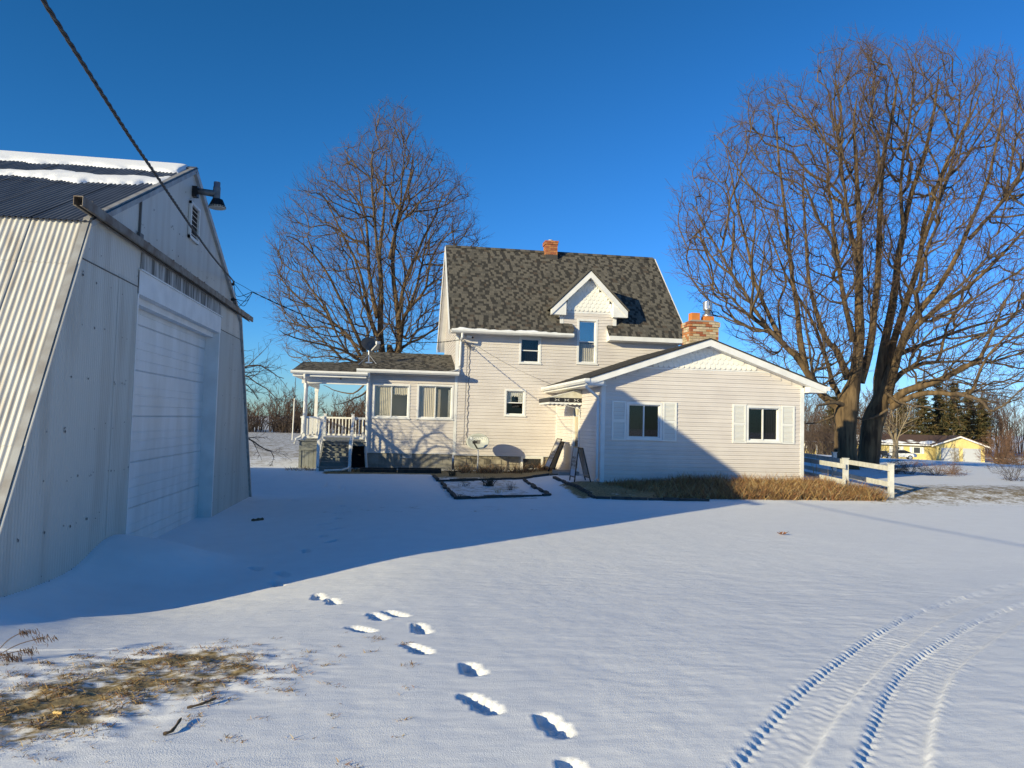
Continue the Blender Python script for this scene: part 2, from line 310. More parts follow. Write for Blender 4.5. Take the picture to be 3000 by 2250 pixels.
def ground_material():
    m = bpy.data.materials.new('snow_over_grass'); m.use_nodes = True; nt = m.node_tree; b = nt.nodes['Principled BSDF']
    L = nt.links.new; N = nt.nodes.new
    geo = N('ShaderNodeNewGeometry'); a = N('ShaderNodeAttribute'); a.attribute_name = 'bare'
    def noise(sc, det, st=(1, 1, 1)):
        mp = N('ShaderNodeMapping'); mp.inputs['Scale'].default_value = st; L(geo.outputs['Position'], mp.inputs[0])
        n = N('ShaderNodeTexNoise'); n.inputs['Scale'].default_value = sc; n.inputs['Detail'].default_value = det; L(mp.outputs[0], n.inputs['Vector']); return n.outputs['Fac']
    n1 = noise(3.2, 7, (1, 1, 1)); n2 = noise(15, 7, (.8, 1.5, 1))
    mixn = N('ShaderNodeMath'); mixn.operation = 'MULTIPLY_ADD'; mixn.inputs[1].default_value = .5; L(n2, mixn.inputs[0])
    h = N('ShaderNodeMath'); h.operation = 'MULTIPLY'; h.inputs[1].default_value = .5; L(n1, h.inputs[0]); L(h.outputs[0], mixn.inputs[2])
    sub = N('ShaderNodeMath'); sub.operation = 'ADD'; L(mixn.outputs[0], sub.inputs[0]); L(a.outputs['Fac'], sub.inputs[1])
    mr = N('ShaderNodeMapRange'); mr.inputs['From Min'].default_value = .98; mr.inputs['From Max'].default_value = 1.13; L(sub.outputs[0], mr.inputs['Value'])
    gr = N('ShaderNodeValToRGB'); gr.color_ramp.elements[0].color = (.10, .075, .035, 1); gr.color_ramp.elements[1].color = (.42, .32, .17, 1)
    gr.color_ramp.elements[0].position = .3; gr.color_ramp.elements[1].position = .7; L(noise(22, 5), gr.inputs[0])
    sn = N('ShaderNodeValToRGB'); sn.color_ramp.elements[0].color = (.80, .81, .84, 1); sn.color_ramp.elements[1].color = (.90, .91, .93, 1); L(noise(3, 4), sn.inputs[0])
    mx = N('ShaderNodeMix'); mx.data_type = 'RGBA'; L(mr.outputs[0], mx.inputs[0]); L(sn.outputs[0], mx.inputs[6]); L(gr.outputs[0], mx.inputs[7]); L(mx.outputs[2], b.inputs['Base Color'])
    b.inputs['Roughness'].default_value = .7; b.inputs['Specular IOR Level'].default_value = .25
    b.inputs['Subsurface Weight'].default_value = 0.0
    bp = N('ShaderNodeBump'); bp.inputs['Strength'].default_value = .30; bp.inputs['Distance'].default_value = .012; L(noise(150, 3), bp.inputs['Height'])
    bp2 = N('ShaderNodeBump'); bp2.inputs['Strength'].default_value = .22; bp2.inputs['Distance'].default_value = .03; L(noise(7, 6, (.55, 1.6, 1)), bp2.inputs['Height']); L(bp2.outputs[0], bp.inputs['Normal'])
    L(bp.outputs[0], b.inputs['Normal']); return m
gme.materials.append(ground_material())
tag(put('snow_ground', gme), kind='structure')
# ---------------------------------------------------------------- metal barn
BY, BK, BB = 13.65, 4.38, 6.57               # ridge, half width at the kink, half width at the ground
BZR, BZK = 5.85, 3.78; BX1 = -15.5; BZB = -.55
def barn_top(yy):
    d = abs(yy-BY)
    return BZR-(BZR-BZK)*d/BK if d <= BK else BZB+(BZK-BZB)*(BB-d)/(BB-BK)
barn = thing('barn', (GX-4, BY, BZB), 'weathered white metal barn with sloping sides and a big white overhead door', 'barn')
COR = .061
def corr_mesh(name, m, w=.671, amp=.009):
    n = int(round(w/COR))*6; xs = np.linspace(0, w+.03, n+1); zz = amp*np.sin(xs/COR*2*np.pi)
    V = np.concatenate([np.stack([xs, np.zeros(n+1), zz], 1), np.stack([xs, np.ones(n+1), zz], 1)]); i = np.arange(n)
    return raw_mesh(name, V, np.stack([i, i+1, n+1+i+1, n+1+i], 1), m)
cm_side = corr_mesh('corrugated_sheet', TINSIDE, amp=.008); cm_roof = corr_mesh('roof_sheet', TINROOF, amp=.007)
def sheet_run(name, me, p0, p1, parent, off, rows):
    """tile the plane that runs from low edge p0=(y,z) to high edge p1, along -X, with lapped sheets"""
    p0 = np.array([0, *p0]); p1 = np.array([0, *p1]); d = p1-p0; L = np.linalg.norm(d); d = d/L; nrm = np.cross(d, [1, 0, 0.]); nrm *= np.sign(nrm[2])
    X = np.array([-1, 0, 0.]) if np.cross([-1, 0, 0.], d)@nrm > 0 else np.array([1, 0, 0.])
    cuts = np.array(rows)*L
    for r in range(len(rows)-1):
        k = 0; xx = GX+.05
        while xx > BX1:
            o = np.array([xx if X[0] < 0 else xx-.66, 0, 0])+p0+d*(cuts[r]-.04*(r > 0))+nrm*(off+.004*r+.0025*(k % 2)); h = cuts[r+1]-cuts[r]+.04
            Mx = Matrix(((X[0], d[0]*h, nrm[0], o[0]), (X[1], d[1]*h, nrm[1], o[1]), (X[2], d[2]*h, nrm[2], o[2]), (0, 0, 0, 1)))
            put(name, me, parent, Mx); xx -= .66; k += 1
core = MB(); prof = [(BY-BB+.03, BZB), (BY-BK+.02, BZK-.03), (BY, BZR-.03), (BY+BK-.02, BZK-.03), (BY+BB-.03, BZB)]
for i in range(4):
    a, b = prof[i], prof[i+1]; core.add([(GX-.06, *a), (GX-.06, *b), (BX1, *b), (BX1, *a)], [(0, 1, 2, 3)])
core.add([(BX1, *p) for p in prof], [(0, 1, 2, 3, 4)])
shell = core.build('shell', DARK, barn)
sheet_run('side_sheet', cm_side, (BY-BB, BZB), (BY-BK, BZK), shell, .012, (0, .42, .88, 1.0))
sheet_run('side_sheet', cm_side, (BY+BB, BZB), (BY+BK, BZK), shell, .012, (0, .5, 1.0))
sheet_run('roof_sheet', cm_roof, (BY-BK-.06, BZK-.028), (BY, BZR), shell, .030, (0, .5, 1.0))
sheet_run('roof_sheet', cm_roof, (BY+BK+.06, BZK-.028), (BY, BZR), shell, .030, (0, .5, 1.0))
cap = MB()
for s in (-1, 1): cap.slab([(BX1, BY, BZR+.055), (GX+.06, BY, BZR+.055), (GX+.06, BY+s*.16, BZR-.02), (BX1, BY+s*.16, BZR-.02)], .006)
cap.build('ridge_cap', TINROOF, barn)
# gable wall: vertical sheets in two tiers around the door opening
DY0, DY1, DZ = 11.18, 16.08, 3.26
wallp = MB().add([(GX-.05, BY-BB+.05, BZB), (GX-.05, DY0-.1, BZB), (GX-.05, DY0-.1, barn_top(DY0-.1)-.05), (GX-.05, BY-BK, BZK-.06)], [(0, 1, 2, 3)])
wallp.add([(GX-.05, DY1+.1, BZB), (GX-.05, BY+BB-.05, BZB), (GX-.05, BY+BK, BZK-.06), (GX-.05, DY1+.1, barn_top(DY1+.1)-.05)], [(0, 1, 2, 3)])
wallp.add([(GX-.05, DY0-.1, DZ+.05), (GX-.05, DY1+.1, DZ+.05), (GX-.05, DY1+.1, barn_top(DY1+.1)-.05), (GX-.05, BY, BZR-.05), (GX-.05, DY0-.1, barn_top(DY0-.1)-.05)], [(0, 1, 2, 3, 4)])
gable = wallp.build('gable_wall', TIN, barn)
def gable_sheet(y0, y1, zb, k, amp, zt=None):
    ys = np.arange(y0, y1+.001, COR/5); V = []; n = len(ys)
    for yy in ys: V.append((GX+.0022*(k % 2)+amp*math.sin(yy/COR*2*math.pi), yy, zb(yy)))
    for yy in ys: V.append((GX+.0022*(k % 2)+amp*math.sin(yy/COR*2*math.pi), yy, max(zb(yy), min(barn_top(yy), zt if zt else 9))))
    i = np.arange(n-1); put('wall_sheet', raw_mesh('wall_sheet', np.array(V), np.stack([i, i+1, n+i+1, n+i], 1), TIN), gable)
k = 0; yy = BY-BB+.01
while yy < BY+BB-.05:
    ye = min(yy+.672, BY+BB-.01)
    for a, b in ([(yy, ye)] if (ye < DY0 or yy > DY1) else [(yy, min(ye, DY0))]*(yy < DY0)+[(max(yy, DY1), ye)]*(ye > DY1)):
        if b-a > .03: gable_sheet(a, b, lambda q: BZB, k, .0065, 3.40)
    k += 1; yy += .66
k = 0; yy = BY-BB+.01
while yy < BY+BB:
    ye = min(yy+1.0, BY+BB-.01)
    if max(barn_top(yy), barn_top(ye)) > 3.42: gable_sheet(yy, ye, lambda q: 3.36 if (q < DY0 or q > DY1) else 3.58, 3+2*(k % 2), .0025)
    k += 1; yy += .99
MB().box(GX+.004, GX+.0125, BY-BB+2.02, DY0-.04, 3.345, 3.358).build('lap_shadow_strip', M('lap_shadow', (.10, .10, .10), .8), barn); MB().box(GX+.004, GX+.0125, DY1+.06, BY+BB-2.02, 3.345, 3.356).build('lap_shadow_strip', M('lap_shadow', (0, 0, 0)), barn)  # dark strips colour in the shadow line just below the sheet lap
nails = MB()
for i in range(420):
    a = random.uniform(BY-BB+.1, BY+BB-.1); row = random.choice([-.2, .3, .85, 1.4, 2.0, 2.6, 3.15, 3.5, 4.05, 4.2, 4.55, 4.95, 5.3]) + random.gauss(0, .025)
    if row > barn_top(a)-.08 or (DY0-.05 < a < DY1+.05 and row < 3.65): continue
    r = random.choice([.008, .010, .012, .016]); xx = GX+.013
    nails.add([(xx, a+r*math.cos(t), row+r*1.1*math.sin(t)) for t in np.linspace(0, 2*math.pi, 7)[:-1]]+[(xx+.003, a, row)], [(j, (j+1) % 6, 6) for j in range(6)])
tag(nails.build('nail_heads', M('nail_dark', (.05, .05, .055), .6), barn), kind='stuff')
# rake trim along the gable's edge
for s in (-1, 1):
    c = MB(); pts = [(BY+s*BB, BZB), (BY+s*BK, BZK), (BY, BZR)]
    for i in range(2):
        (ya, za), (yb, zb) = pts[i], pts[i+1]; c.beam((GX+.022, ya, za), (GX+.022, yb, zb+.02*(i == 0)), .07, .06 if i == 0 else .11)
    c.build('rake_trim', M('rake_trim_metal', (.42, .42, .41), .5, (.3, .28, .26), 5, rand=.1, metal=.2), barn)
# overhead door, set back in its frame
MB().box(GX-.27, GX+.012, DY0-.04, DY0+.0, BZB, DZ+.33).build('door_jamb', WHITE, barn)
MB().box(GX-.27, GX+.014, DY1-.01, DY1+.06, BZB, DZ-.001).build('door_jamb', WHITE, barn)
hd = MB(); hd.box(GX-.27, GX+.022, DY0-.04, DY1+.06, DZ, DZ+.33); hd.box(GX-.24, GX-.10, DY0, DY1-.01, DZ-.10, DZ-.003); hd.box(GX, GX+.05, DY0-.06, DY1+.08, DZ+.33, DZ+.35); hd.build('door_header', WHITE, barn)
door = MB(); door.box(GX-.34, GX-.27, DY0, DY1, BZB, DZ); door = door.build('overhead_door', DOORM, barn)
SP = .69
for r in range(6):
    z0 = BZB+.02+r*SP; z1 = min(z0+SP-.006, DZ); zl = [z0, z0+.012, z0+.145, z0+.150, z0+.160, z0+.165, z0+.30, z0+.305, z0+.325, z0+.33, z0+.43, z0+.435, z0+.45, z0+.455, z1-.012, z1]
    xl = [0, .012, .012, .003, .003, .012, .012, .002, .002, .012, .012, .007, .007, .012, .012, 0]; pr = [(q, w) for q, w in zip(zl, xl) if q <= z1+1e-6]
    V = []; xb = GX-.262
    for q, w in pr: V += [(xb+w, DY0+.005, q), (xb+w, DY1-.012, q)]
    MB().add(V, [(2*i, 2*i+1, 2*i+3, 2*i+2) for i in range(len(pr)-1)]).build('door_section', DOORM, door)
# sliding-door track across the gable
t = MB(); zt = 3.92
for (x0, x1, z0, z1) in ((GX+.03, GX+.13, zt+.045, zt+.055), (GX+.03, GX+.036, zt-.05, zt+.045), (GX+.124, GX+.13, zt-.05, zt+.045), (GX+.036, GX+.06, zt-.056, zt-.05), (GX+.10, GX+.124, zt-.056, zt-.05)): t.box(x0, x1, 8.85, 19.0, z0, z1)
tr = t.build('sliding_door_track', RUST, barn)
for yb in (9.4, 11.1, 12.7, 14.2, 15.75, 17.3, 18.4): MB().box(GX+.012, GX+.136, yb, yb+.05, zt+.056, zt+.062).box(GX+.012, GX+.017, yb, yb+.05, zt+.062, zt+.15).build('track_bracket', RUST, tr)
MB().beam((GX+.022, 11.04, zt+.12), (GX+.022, 11.04, 4.60), .025, .025, (1, 0, 0)).box(GX+.015, GX+.05, 10.97, 11.13, zt+.09, zt+.17).build('conduit', M('conduit_grey', (.1, .1, .1), .5), barn)
# louvred vent
v = MB(); y0, y1, z0, z1 = 13.46, 14.06, 4.62, 5.26
v.box(GX+.008, GX+.05, y0, y0+.06, z0, z1).box(GX+.008, GX+.05, y1-.06, y1, z0, z1).box(GX+.008, GX+.051, y0, y1, z0, z0+.05).box(GX+.008, GX+.051, y0, y1, z1-.05, z1)
v = v.build('gable_vent', M('vent_trim', (.66, .66, .64), .5), barn)
MB().box(GX+.008, GX+.011, y0+.05, y1-.05, z0+.04, z1-.04).build('vent_opening', DARK, v)
for i in range(6):
    q = z0+.09+i*.083; MB().slab([(GX+.046, y0+.06, q), (GX+.046, y1-.06, q), (GX+.014, y1-.06, q+.03), (GX+.014, y0+.06, q+.03)], .007).build('vent_louver', WHITE, v)
# insulator racks
MB().box(GX+.010, GX+.0155, DY0+.02, DY1+.02, 3.615, 3.86).build('stained_strip', M('mildew_streaks', (.09, .09, .085), .7, (.48, .47, .45), 9, (1, 1, .12), detail=8, lo=.40, hi=.62), barn)
MB().box(GX+.01, GX+.09, 16.79, 16.86, 4.38, 4.43).tube([(GX+.09, 16.82, 4.38), (GX+.09, 16.82, 4.48)], .022, 8).build('insulator_rack', BLACK, barn)
MB().box(GX+.01, GX+.09, 17.02, 17.09, 4.08, 4.13).build('insulator_rack', BLACK, barn)
# ---------------------------------------------------------------- yard light on the gable
LZ, LX = 5.47, GX+.40
yl = thing('yard_light', (GX, BY+.02, LZ), 'grey barn yard light on a short arm near the gable peak', 'lamp')
LG = M('lamp_grey', (.18, .19, .20), .5, (.12, .125, .13), 10, metal=.3)
MB().box(GX+.005, GX+.09, BY-.05, BY+.09, LZ-.09, LZ+.09).build('mount', BLACK, yl)
MB().tube([(GX+.06, BY+.02, LZ+.02), (LX, BY+.02, LZ-.01)], [.055, .06], 12).build('arm', LG, yl, True)
MB().tube([(LX, BY+.02, LZ-.11), (LX, BY+.02, LZ+.11)], .062, 14).build('housing', LG, yl)
MB().tube([(LX, BY+.02, LZ+.112), (LX, BY+.02, LZ+.20)], .055, 14).build('photocell', M('photocell_blue', (.10, .12, .16), .4), yl)
sk = MB()
for i in range(20):
    a = 2*math.pi*i/20; b = a+.22; c = (LX+.02, BY+.02); RR = ((.09, LZ-.11), (.15, LZ-.25))
    sk.add([(c[0]+r*math.cos(q), c[1]+r*math.sin(q), zz) for r, zz in RR for q in (a, b)]+[(c[0]+.9*r*math.cos(q), c[1]+.9*r*math.sin(q), zz) for r, zz in RR for q in (a, b)], [(0, 1, 3, 2), (4, 6, 7, 5), (0, 4, 5, 1), (2, 3, 7, 6), (0, 2, 6, 4), (1, 5, 7, 3)])
sk.tube([(LX+.02, BY+.02, LZ-.105), (LX+.02, BY+.02, LZ-.22)], [.085, .125], 16); sk.build('heat_sink_shade', BLACK, yl)
MB().tube([(LX+.02, BY+.02, LZ-.23), (LX+.02, BY+.02, LZ-.262)], [.145, .14], 20).build('lens', M('lamp_lens', (.45, .42, .36), .3), yl)
# ---------------------------------------------------------------- snow lying on the barn roof
def roof_snow(name, u0, u1, v0, v1, fn, label):
    """u along -X from the gable, v up the slope from the kink (0..1); fn(u, v) -> thickness"""
    us = np.arange(u0, u1, .03); n = int((v1-v0)*4.84/.03); vs_ = np.linspace(v0, v1, n); U, V = np.meshgrid(us, vs_); H = fn(U, V)
    p0 = np.array([0, BY-BK, BZK]); p1 = np.array([0, BY, BZR]); nr = np.array([0, -(BZR-BZK), BK]); nr = nr/np.linalg.norm(nr)
    P = p0+(p1-p0)*V[..., None]; P = P+np.array([1, 0, 0])*(GX+.05-U)[..., None]+nr*(.028+np.clip(H, 0, None)*1.0)[..., None]
    Q = grid_quads(len(us), n); keep = (H.ravel()[Q] > 0).sum(1) >= 1; Q = Q[keep]; used, inv = np.unique(Q, return_inverse=True)
    tag(put(name, raw_mesh(name, P.reshape(-1, 3)[used], inv.reshape(Q.shape), SNOW)), label, 'snow')
def blob(e, t): return t*np.sqrt(np.clip(e, 0, None)/(np.clip(e, 0, None)+.06))-.0*e-(e <= 0)*.02
roof_snow('snow_bank', .0, 9.0, .55, 1.0, lambda U, V: blob(np.minimum((V-.875+.06*fbm(U*1.0, V*6, 3, 61)+.03*np.sin(U*.9)+.02*np.clip(U-2, 0, 3))*1.0, (U-.12)*.8)*2.2, .075), 'long white snow bank lying along the ridge of the barn roof')
roof_snow('snow_patch', .0, 4.2, .42, .84, lambda U, V: blob((.080-np.abs(V-.66+.035*U+.015*np.sin(U*2.4))-.035*np.clip(U-1.2, 0, None)+.06*fbm(U*2.2, V*7, 3, 63))*np.clip((U-.02)*2, 0, 1)*1.6, .075), 'broad melting snow patch on the barn roof beside the gable edge')
roof_snow('snow_patch', 3.4, 6.6, .45, .85, lambda U, V: blob((.05-np.abs(V-.60)-.08*np.abs(U-5.2)+.06*fbm(U*2.6, V*8, 3, 66))*1.3, .06), 'small thin snow patch at the left edge of the barn roof')

# ---------------------------------------------------------------- farmhouse
HY = 26.2                                    # plane of the main front wall
HX0, HX1 = 2.08, 10.2; WX0, WX1, WY = 5.70, 11.72, 20.3
house = thing('farmhouse', (6, 28, 0), 'pale grey sided two storey farmhouse with dark shingle roof, dormer and gabled wing', 'house')
LAP = .1145
def lap_mesh():
    p = [(0, .0), (-.027, .0), (-.028, .012), (-.017, .052), (-.023, .058), (-.003, LAP+.012), (0, LAP+.012)]; n = len(p)
    return MB().add([(0, a, b) for a, b in p]+[(1, a, b) for a, b in p], [tuple(range(n)), tuple(range(2*n-1, n-1, -1))]+[(i, n+i, n+(i+1) % n, (i+1) % n) for i in range(n)]).mesh('siding_board', SIDING)
LAPM = lap_mesh()
class Wall:
    """local u along the wall, n outwards, z up; rot 0 faces -Y, -90 degrees faces -X"""
    def __init__(s, ox, oy, rot, parent): s.ox, s.oy, s.rot = ox, oy, rot; s.c, s.s = math.cos(rot), math.sin(rot); s.parent = parent
    def P(s, u, n, z): lx, ly = u, -n; return (s.ox+lx*s.c-ly*s.s, s.oy+lx*s.s+ly*s.c, z)
    def box(s, mb, u0, u1, n0, n1, z0, z1): return mb.hexa([s.P(u0, n0, z0), s.P(u1, n0, z0), s.P(u1, n1, z0), s.P(u0, n1, z0), s.P(u0, n0, z1), s.P(u1, n0, z1), s.P(u1, n1, z1), s.P(u0, n1, z1)])
    def ring(s, mb, u0, u1, z0, z1, w, n0, n1):
        s.box(mb, u0, u0+w, n0, n1, z0, z1); s.box(mb, u1-w, u1, n0, n1, z0, z1); s.box(mb, u0+w, u1-w, n0, n1, z0, z0+w); s.box(mb, u0+w, u1-w, n0, n1, z1-w, z1); return mb
    def backing(s, u0, u1, z0, z1, holes, extra=None):
        us = sorted({u0, u1, *[min(max(q, u0), u1) for h in holes for q in h[:2]]}); zs = sorted({z0, z1, *[min(max(q, z0), z1) for h in holes for q in h[2:]]}); mb = MB()
        for a, b in zip(us, us[1:]):
            for c, d in zip(zs, zs[1:]):
                if not any(h[0]-1e-6 <= a and b <= h[1]+1e-6 and h[2]-1e-6 <= c and d <= h[3]+1e-6 for h in holes): s.box(mb, a, b, -.10, -.001, c, d)
        if extra: extra(mb)
        s.wall = mb.build('wall', SIDING, s.parent); return s.wall
    def boards(s, lim, z0, z1, holes):
        k = 0; z = z0
        while z < z1-.03:
            lo, hi = lim(z+.05); segs = [(lo, hi)] if hi-lo > .06 else []
            for h in holes:
                ov = min(h[3], z+LAP)-max(h[2], z)
                if ov > .5*LAP: segs = [q for a, b in segs for q in ((a, min(b, h[0]+.03)), (max(a, h[1]-.03), b)) if q[1]-q[0] > .02]
            for a, b in segs:
                o = s.P(a, 0, z); put('siding_board', LAPM, s.wall, Matrix.Translation(o) @ Matrix.Rotation(s.rot, 4, 'Z') @ Matrix.Diagonal((b-a, 1, 1, 1)))
            z += LAP; k += 1
    def trim(s, name, u0, u1, n0, n1, z0, z1, m=None): return s.box(MB(), u0, u1, n0, n1, z0, z1).build(name, m or WHITE, s.parent)
    def window(s, u0, u1, z0, z1, style='slide', g=None, cw=.065, curtain=None, back=DARK, screen=None):
        w = s.ring(MB(), u0, u1, z0, z1, cw, -.12, .032); s.box(w, u0-.02, u1+.02, .033, .055, z0-.012, z0+.022)
        w = w.build('window', WHITE, s.parent); a, b, c, d = u0+cw, u1-cw, z0+cw, z1-cw
        r = MB()
        for q in ((a-.03, a-.02, -.75, -.121, c-.03, d+.03), (b+.02, b+.03, -.75, -.121, c-.03, d+.03), (a-.03, b+.03, -.75, -.121, c-.04, c-.03), (a-.03, b+.03, -.75, -.121, d+.03, d+.04), (a-.03, b+.03, -.76, -.751, c-.04, d+.04)): s.box(r, *q)
        r.build('reveal', back, w)
        mu, mz = (a+b)/2, (c+d)/2
        parts = [(a, mu+.018, c, d, -.03), (mu-.018, b, c, d, -.055)] if style == 'slide' else [(a, b, c, mz+.016, -.055), (a, b, mz-.016, d, -.03)]
        for i, (p, q, e, f, n) in enumerate(parts):
            sa = s.ring(MB(), p, q, e, f, .034, n-.024, n).build('sash', WHITE, w)
            gm = (g[i] if g else GLASS); s.box(MB(), p+.03, q-.03, n-.014, n-.010, e+.03, f-.03).build('pane', gm, w)
        if curtain:
            for (p, q, e, f, cmat) in curtain:
                cu = MB(); N = 26; pts = [(a+(b-a)*(p+(q-p)*i/N), -.09-.010*math.sin(i*2.1)) for i in range(N+1)]
                zz0, zz1 = c+(d-c)*e, c+(d-c)*f
                cu.add([s.P(uu, nn, zz0+(.03*math.cos(i*1.7) if e > .3 else 0)) for i, (uu, nn) in enumerate(pts)]+[s.P(uu, nn, zz1) for uu, nn in pts], [(i, i+1, N+2+i, N+1+i) for i in range(N)])
                cu.build('curtain', cmat, w)
        return w
    def shutter(s, u0, u1, z0, z1):
        sh = s.ring(MB(), u0, u1, z0, z1, .045, .017, .045); zm = (z0+z1)/2; s.box(sh, u0+.045, u1-.045, .017, .045, zm-.035, zm+.035); s.box(sh, u0+.04, u1-.04, .017, .022, z0+.04, z1-.04)
        sh = sh.build('shutter', M('shutter_white', (.76, .76, .73), .5), s.parent)
        for lo, hi in ((z0+.05, zm-.04), (zm+.04, z1-.05)):
            n = int((hi-lo)/.0335)
            for i in range(n):
                q = lo+(i+.5)*(hi-lo)/n; mb = MB(); mb.hexa([s.P(u0+.046, .024, q+.006), s.P(u1-.046, .024, q+.006), s.P(u1-.046, .040, q-.014), s.P(u0+.046, .040, q-.014), s.P(u0+.046, .024, q+.012), s.P(u1-.046, .024, q+.012), s.P(u1-.046, .042, q-.008), s.P(u0+.046, .042, q-.008)]); mb.build('louver', M('shutter_white', (0, 0, 0)), sh)
front = Wall(0, HY, 0, house); wing = Wall(0, WY, 0, house); side = Wall(WX0, HY, R(-90), house); left = Wall(HX0, HY+6.8, R(-90), house); prch = Wall(0, HY, 0, house)
# --- main front wall with its wall dormer
DMX = 6.77; fh = [(4.28, 5.07, 3.66, 4.62), (6.37, 7.13, 3.72, 5.36), (3.80, 4.56, 1.79, 2.75)]
def gab(mb): mb.prism([(5.80, 4.9), (7.75, 4.9), (7.75, 5.70), (DMX, 6.72), (5.80, 5.70)], lambda u, v, d: (u, HY+d, v), .003, .10)
ro = [(5.80, 7.75, 4.9, 9)]
front.backing(HX0, HX1, .40, 4.9, [fh[0], (fh[1][0], fh[1][1], fh[1][2], 4.9), fh[2]])
dm = MB()
for q in ((5.80, 6.37, 4.9, 5.36), (7.13, 7.75, 4.9, 5.36)): dm.box(q[0], q[1], HY+.001, HY+.10, q[2], q[3])
dm.prism([(5.80, 5.36), (7.75, 5.36), (7.75, 5.72), (DMX, 6.75), (5.80, 5.72)], lambda u, v, d: (u, HY+d, v), .001, .10); dmo = dm.build('dormer_wall', SIDING, house)
front.boards(lambda z: (HX0+.05, HX1-.05) if z < 5.0 else (5.86, 7.69), .42, 5.56, fh)
front.window(*fh[0], style='hung', g=[GLASSD, GLASS], curtain=[(0, 1, 0, .45, M('screen_grey', (.12, .12, .12), .9))])
front.window(*fh[1], style='hung', g=[GLASS, GLASSR], cw=.075, curtain=[(0, 1, 0, .46, M('lace_curtain', (.40, .38, .33), .9, (.30, .28, .24), 40))], back=M('pale_room', (.25, .27, .3), .9))
front.window(*fh[2], style='hung', g=[GLASSD, GLASS], curtain=[(0, .3, .52, 1, LACE), (.7, 1, .52, 1, LACE), (0, 1, .78, 1, LACE)])
front.trim('corner_board', HX0-.055, HX0+.05, .0, .03, .40, 4.72); front.trim('drip_edge', HX0, WX0-.01, .0, .022, .385, .41)
front.trim('corner_board', 5.73, 5.86, 0, .03, 5.05, 5.72); front.trim('corner_board', 7.69, 7.82, 0, .03, 5.05, 5.72)
front.trim('frieze_board', 5.86, 7.69, 0, .024, 5.56, 5.62)
# --- fish-scale shingles
def scallop_mesh():
    w, h = .150, .19; pts = [(0, h), (0, w*.42)]+[(w/2-w/2*math.cos(a), w*.42-w*.42*math.sin(a)) for a in np.linspace(0, math.pi, 7)[1:-1]]+[(w, w*.42), (w, h)]
    n = len(pts); return MB().add([(a+.004, -.022 if b < h*.7 else -.006, b) for a, b in pts]+[(a+.004, 0, b) for a, b in pts], [tuple(range(n))]+[(i, n+i, n+(i+1) % n, (i+1) % n) for i in range(n)]).mesh('scallop_shingle', SCALLOP)
SCM = scallop_mesh()
def scallops(wl, uc, zb, zt, half, slope_top, parent):
    z = zb; r = 0
    while z < zt-.06:
        hw = half(z+.05); n = int(hw/.15)+1
        for i in range(-n-1, n+1):
            uu = uc+(i+.5*(r % 2))*.156
            if abs(uu+.075-uc) < hw-.03: put('scallop_shingle', SCM, parent, Matrix.Translation(wl.P(uu, .001, z)))
        z += .135; r += 1
scallops(front, DMX, 5.63, 6.70, lambda z: min(.93, (6.86-z)*.95), None, dmo)
def rake(name, pk, e0, e1, y0, y1, depth, th=.035, m=WHITE):
    """pair of gable fascias from the peak (x,z) to both eave points"""
    for e in (e0, e1):
        a = np.array([e[0], e[1]]); b = np.array([pk[0], pk[1]]); mb = MB(); MB.prism(mb, [(a[0], a[1]), (b[0], b[1]), (b[0], b[1]-depth), (a[0], a[1]-depth*.92)], lambda u, v, d: (u, d, v), y0, y0+th)
        mb.build(name, m, house)
        s2 = MB(); MB.prism(s2, [(a[0], a[1]-depth*.86), (b[0], b[1]-depth*.88), (b[0], b[1]-depth*.88+.015), (a[0], a[1]-depth*.86+.015)], lambda u, v, d: (u, d, v), y0+th, y1); s2.build('rake_soffit', m, house)
# dormer gable trim, eave returns and roof
rake('dormer_fascia', (DMX, 7.06), (5.38, 5.66), (8.16, 5.66), HY-.30, HY, .24)
for s in (-1, 1):
    e = DMX+s*1.39; MB().prism([(e, 5.44), (e-s*.52, 5.44), (e-s*.52, 5.98), (e, 5.64)], lambda u, v, d: (u, d, v), HY-.262, HY-.02).build('eave_return', WHITE, house)
    MB().slab([(DMX, HY-.33, 7.10), (DMX, 28.35, 7.10), (e+s*.03, 26.75, 5.665), (e+s*.03, HY-.33, 5.665)][::s], .04).build('dormer_roof', SH[1], house)
    xs = DMX+s*.985; MB().prism([(HY+.02, 5.05), (HY+.02, 5.70), (HY+.55, 5.70)], lambda u, v, d: (d, u, v), xs-.02, xs+.02).build('dormer_cheek', WHITE, house)
# --- main roof
EY, EZ, RY, RZ = HY-.42, 4.76, 29.65, 8.52; RX0, RX1 = HX0-.30, HX1+.22; SLP = (RZ-EZ)/(RY-EY); RL = math.hypot(RY-EY, RZ-EZ)
rd = np.array([0, RY-EY, RZ-EZ])/RL; rn = np.array([0, -(RZ-EZ), RY-EY])/RL
roof = MB()
for x0, x1 in ((RX0, 6.13), (7.46, RX1)): roof.slab([(x0, EY, EZ), (x1, EY, EZ), (x1, HY, EZ+SLP*(HY-EY)), (x0, HY, EZ+SLP*(HY-EY))], .05)
roof.slab([(RX0, HY, EZ+SLP*(HY-EY)), (5.80, HY, EZ+SLP*(HY-EY)), (5.80, 28.4, EZ+SLP*(28.4-EY)), (RX0, 28.4, EZ+SLP*(28.4-EY))], .05)
roof.slab([(7.75, HY, EZ+SLP*(HY-EY)), (RX1, HY, EZ+SLP*(HY-EY)), (RX1, 28.4, EZ+SLP*(28.4-EY)), (7.75, 28.4, EZ+SLP*(28.4-EY))], .05)
roof.slab([(5.80, 26.95, EZ+SLP*(26.95-EY)), (7.75, 26.95, EZ+SLP*(26.95-EY)), (7.75, 28.4, EZ+SLP*(28.4-EY)), (5.80, 28.4, EZ+SLP*(28.4-EY))], .05)
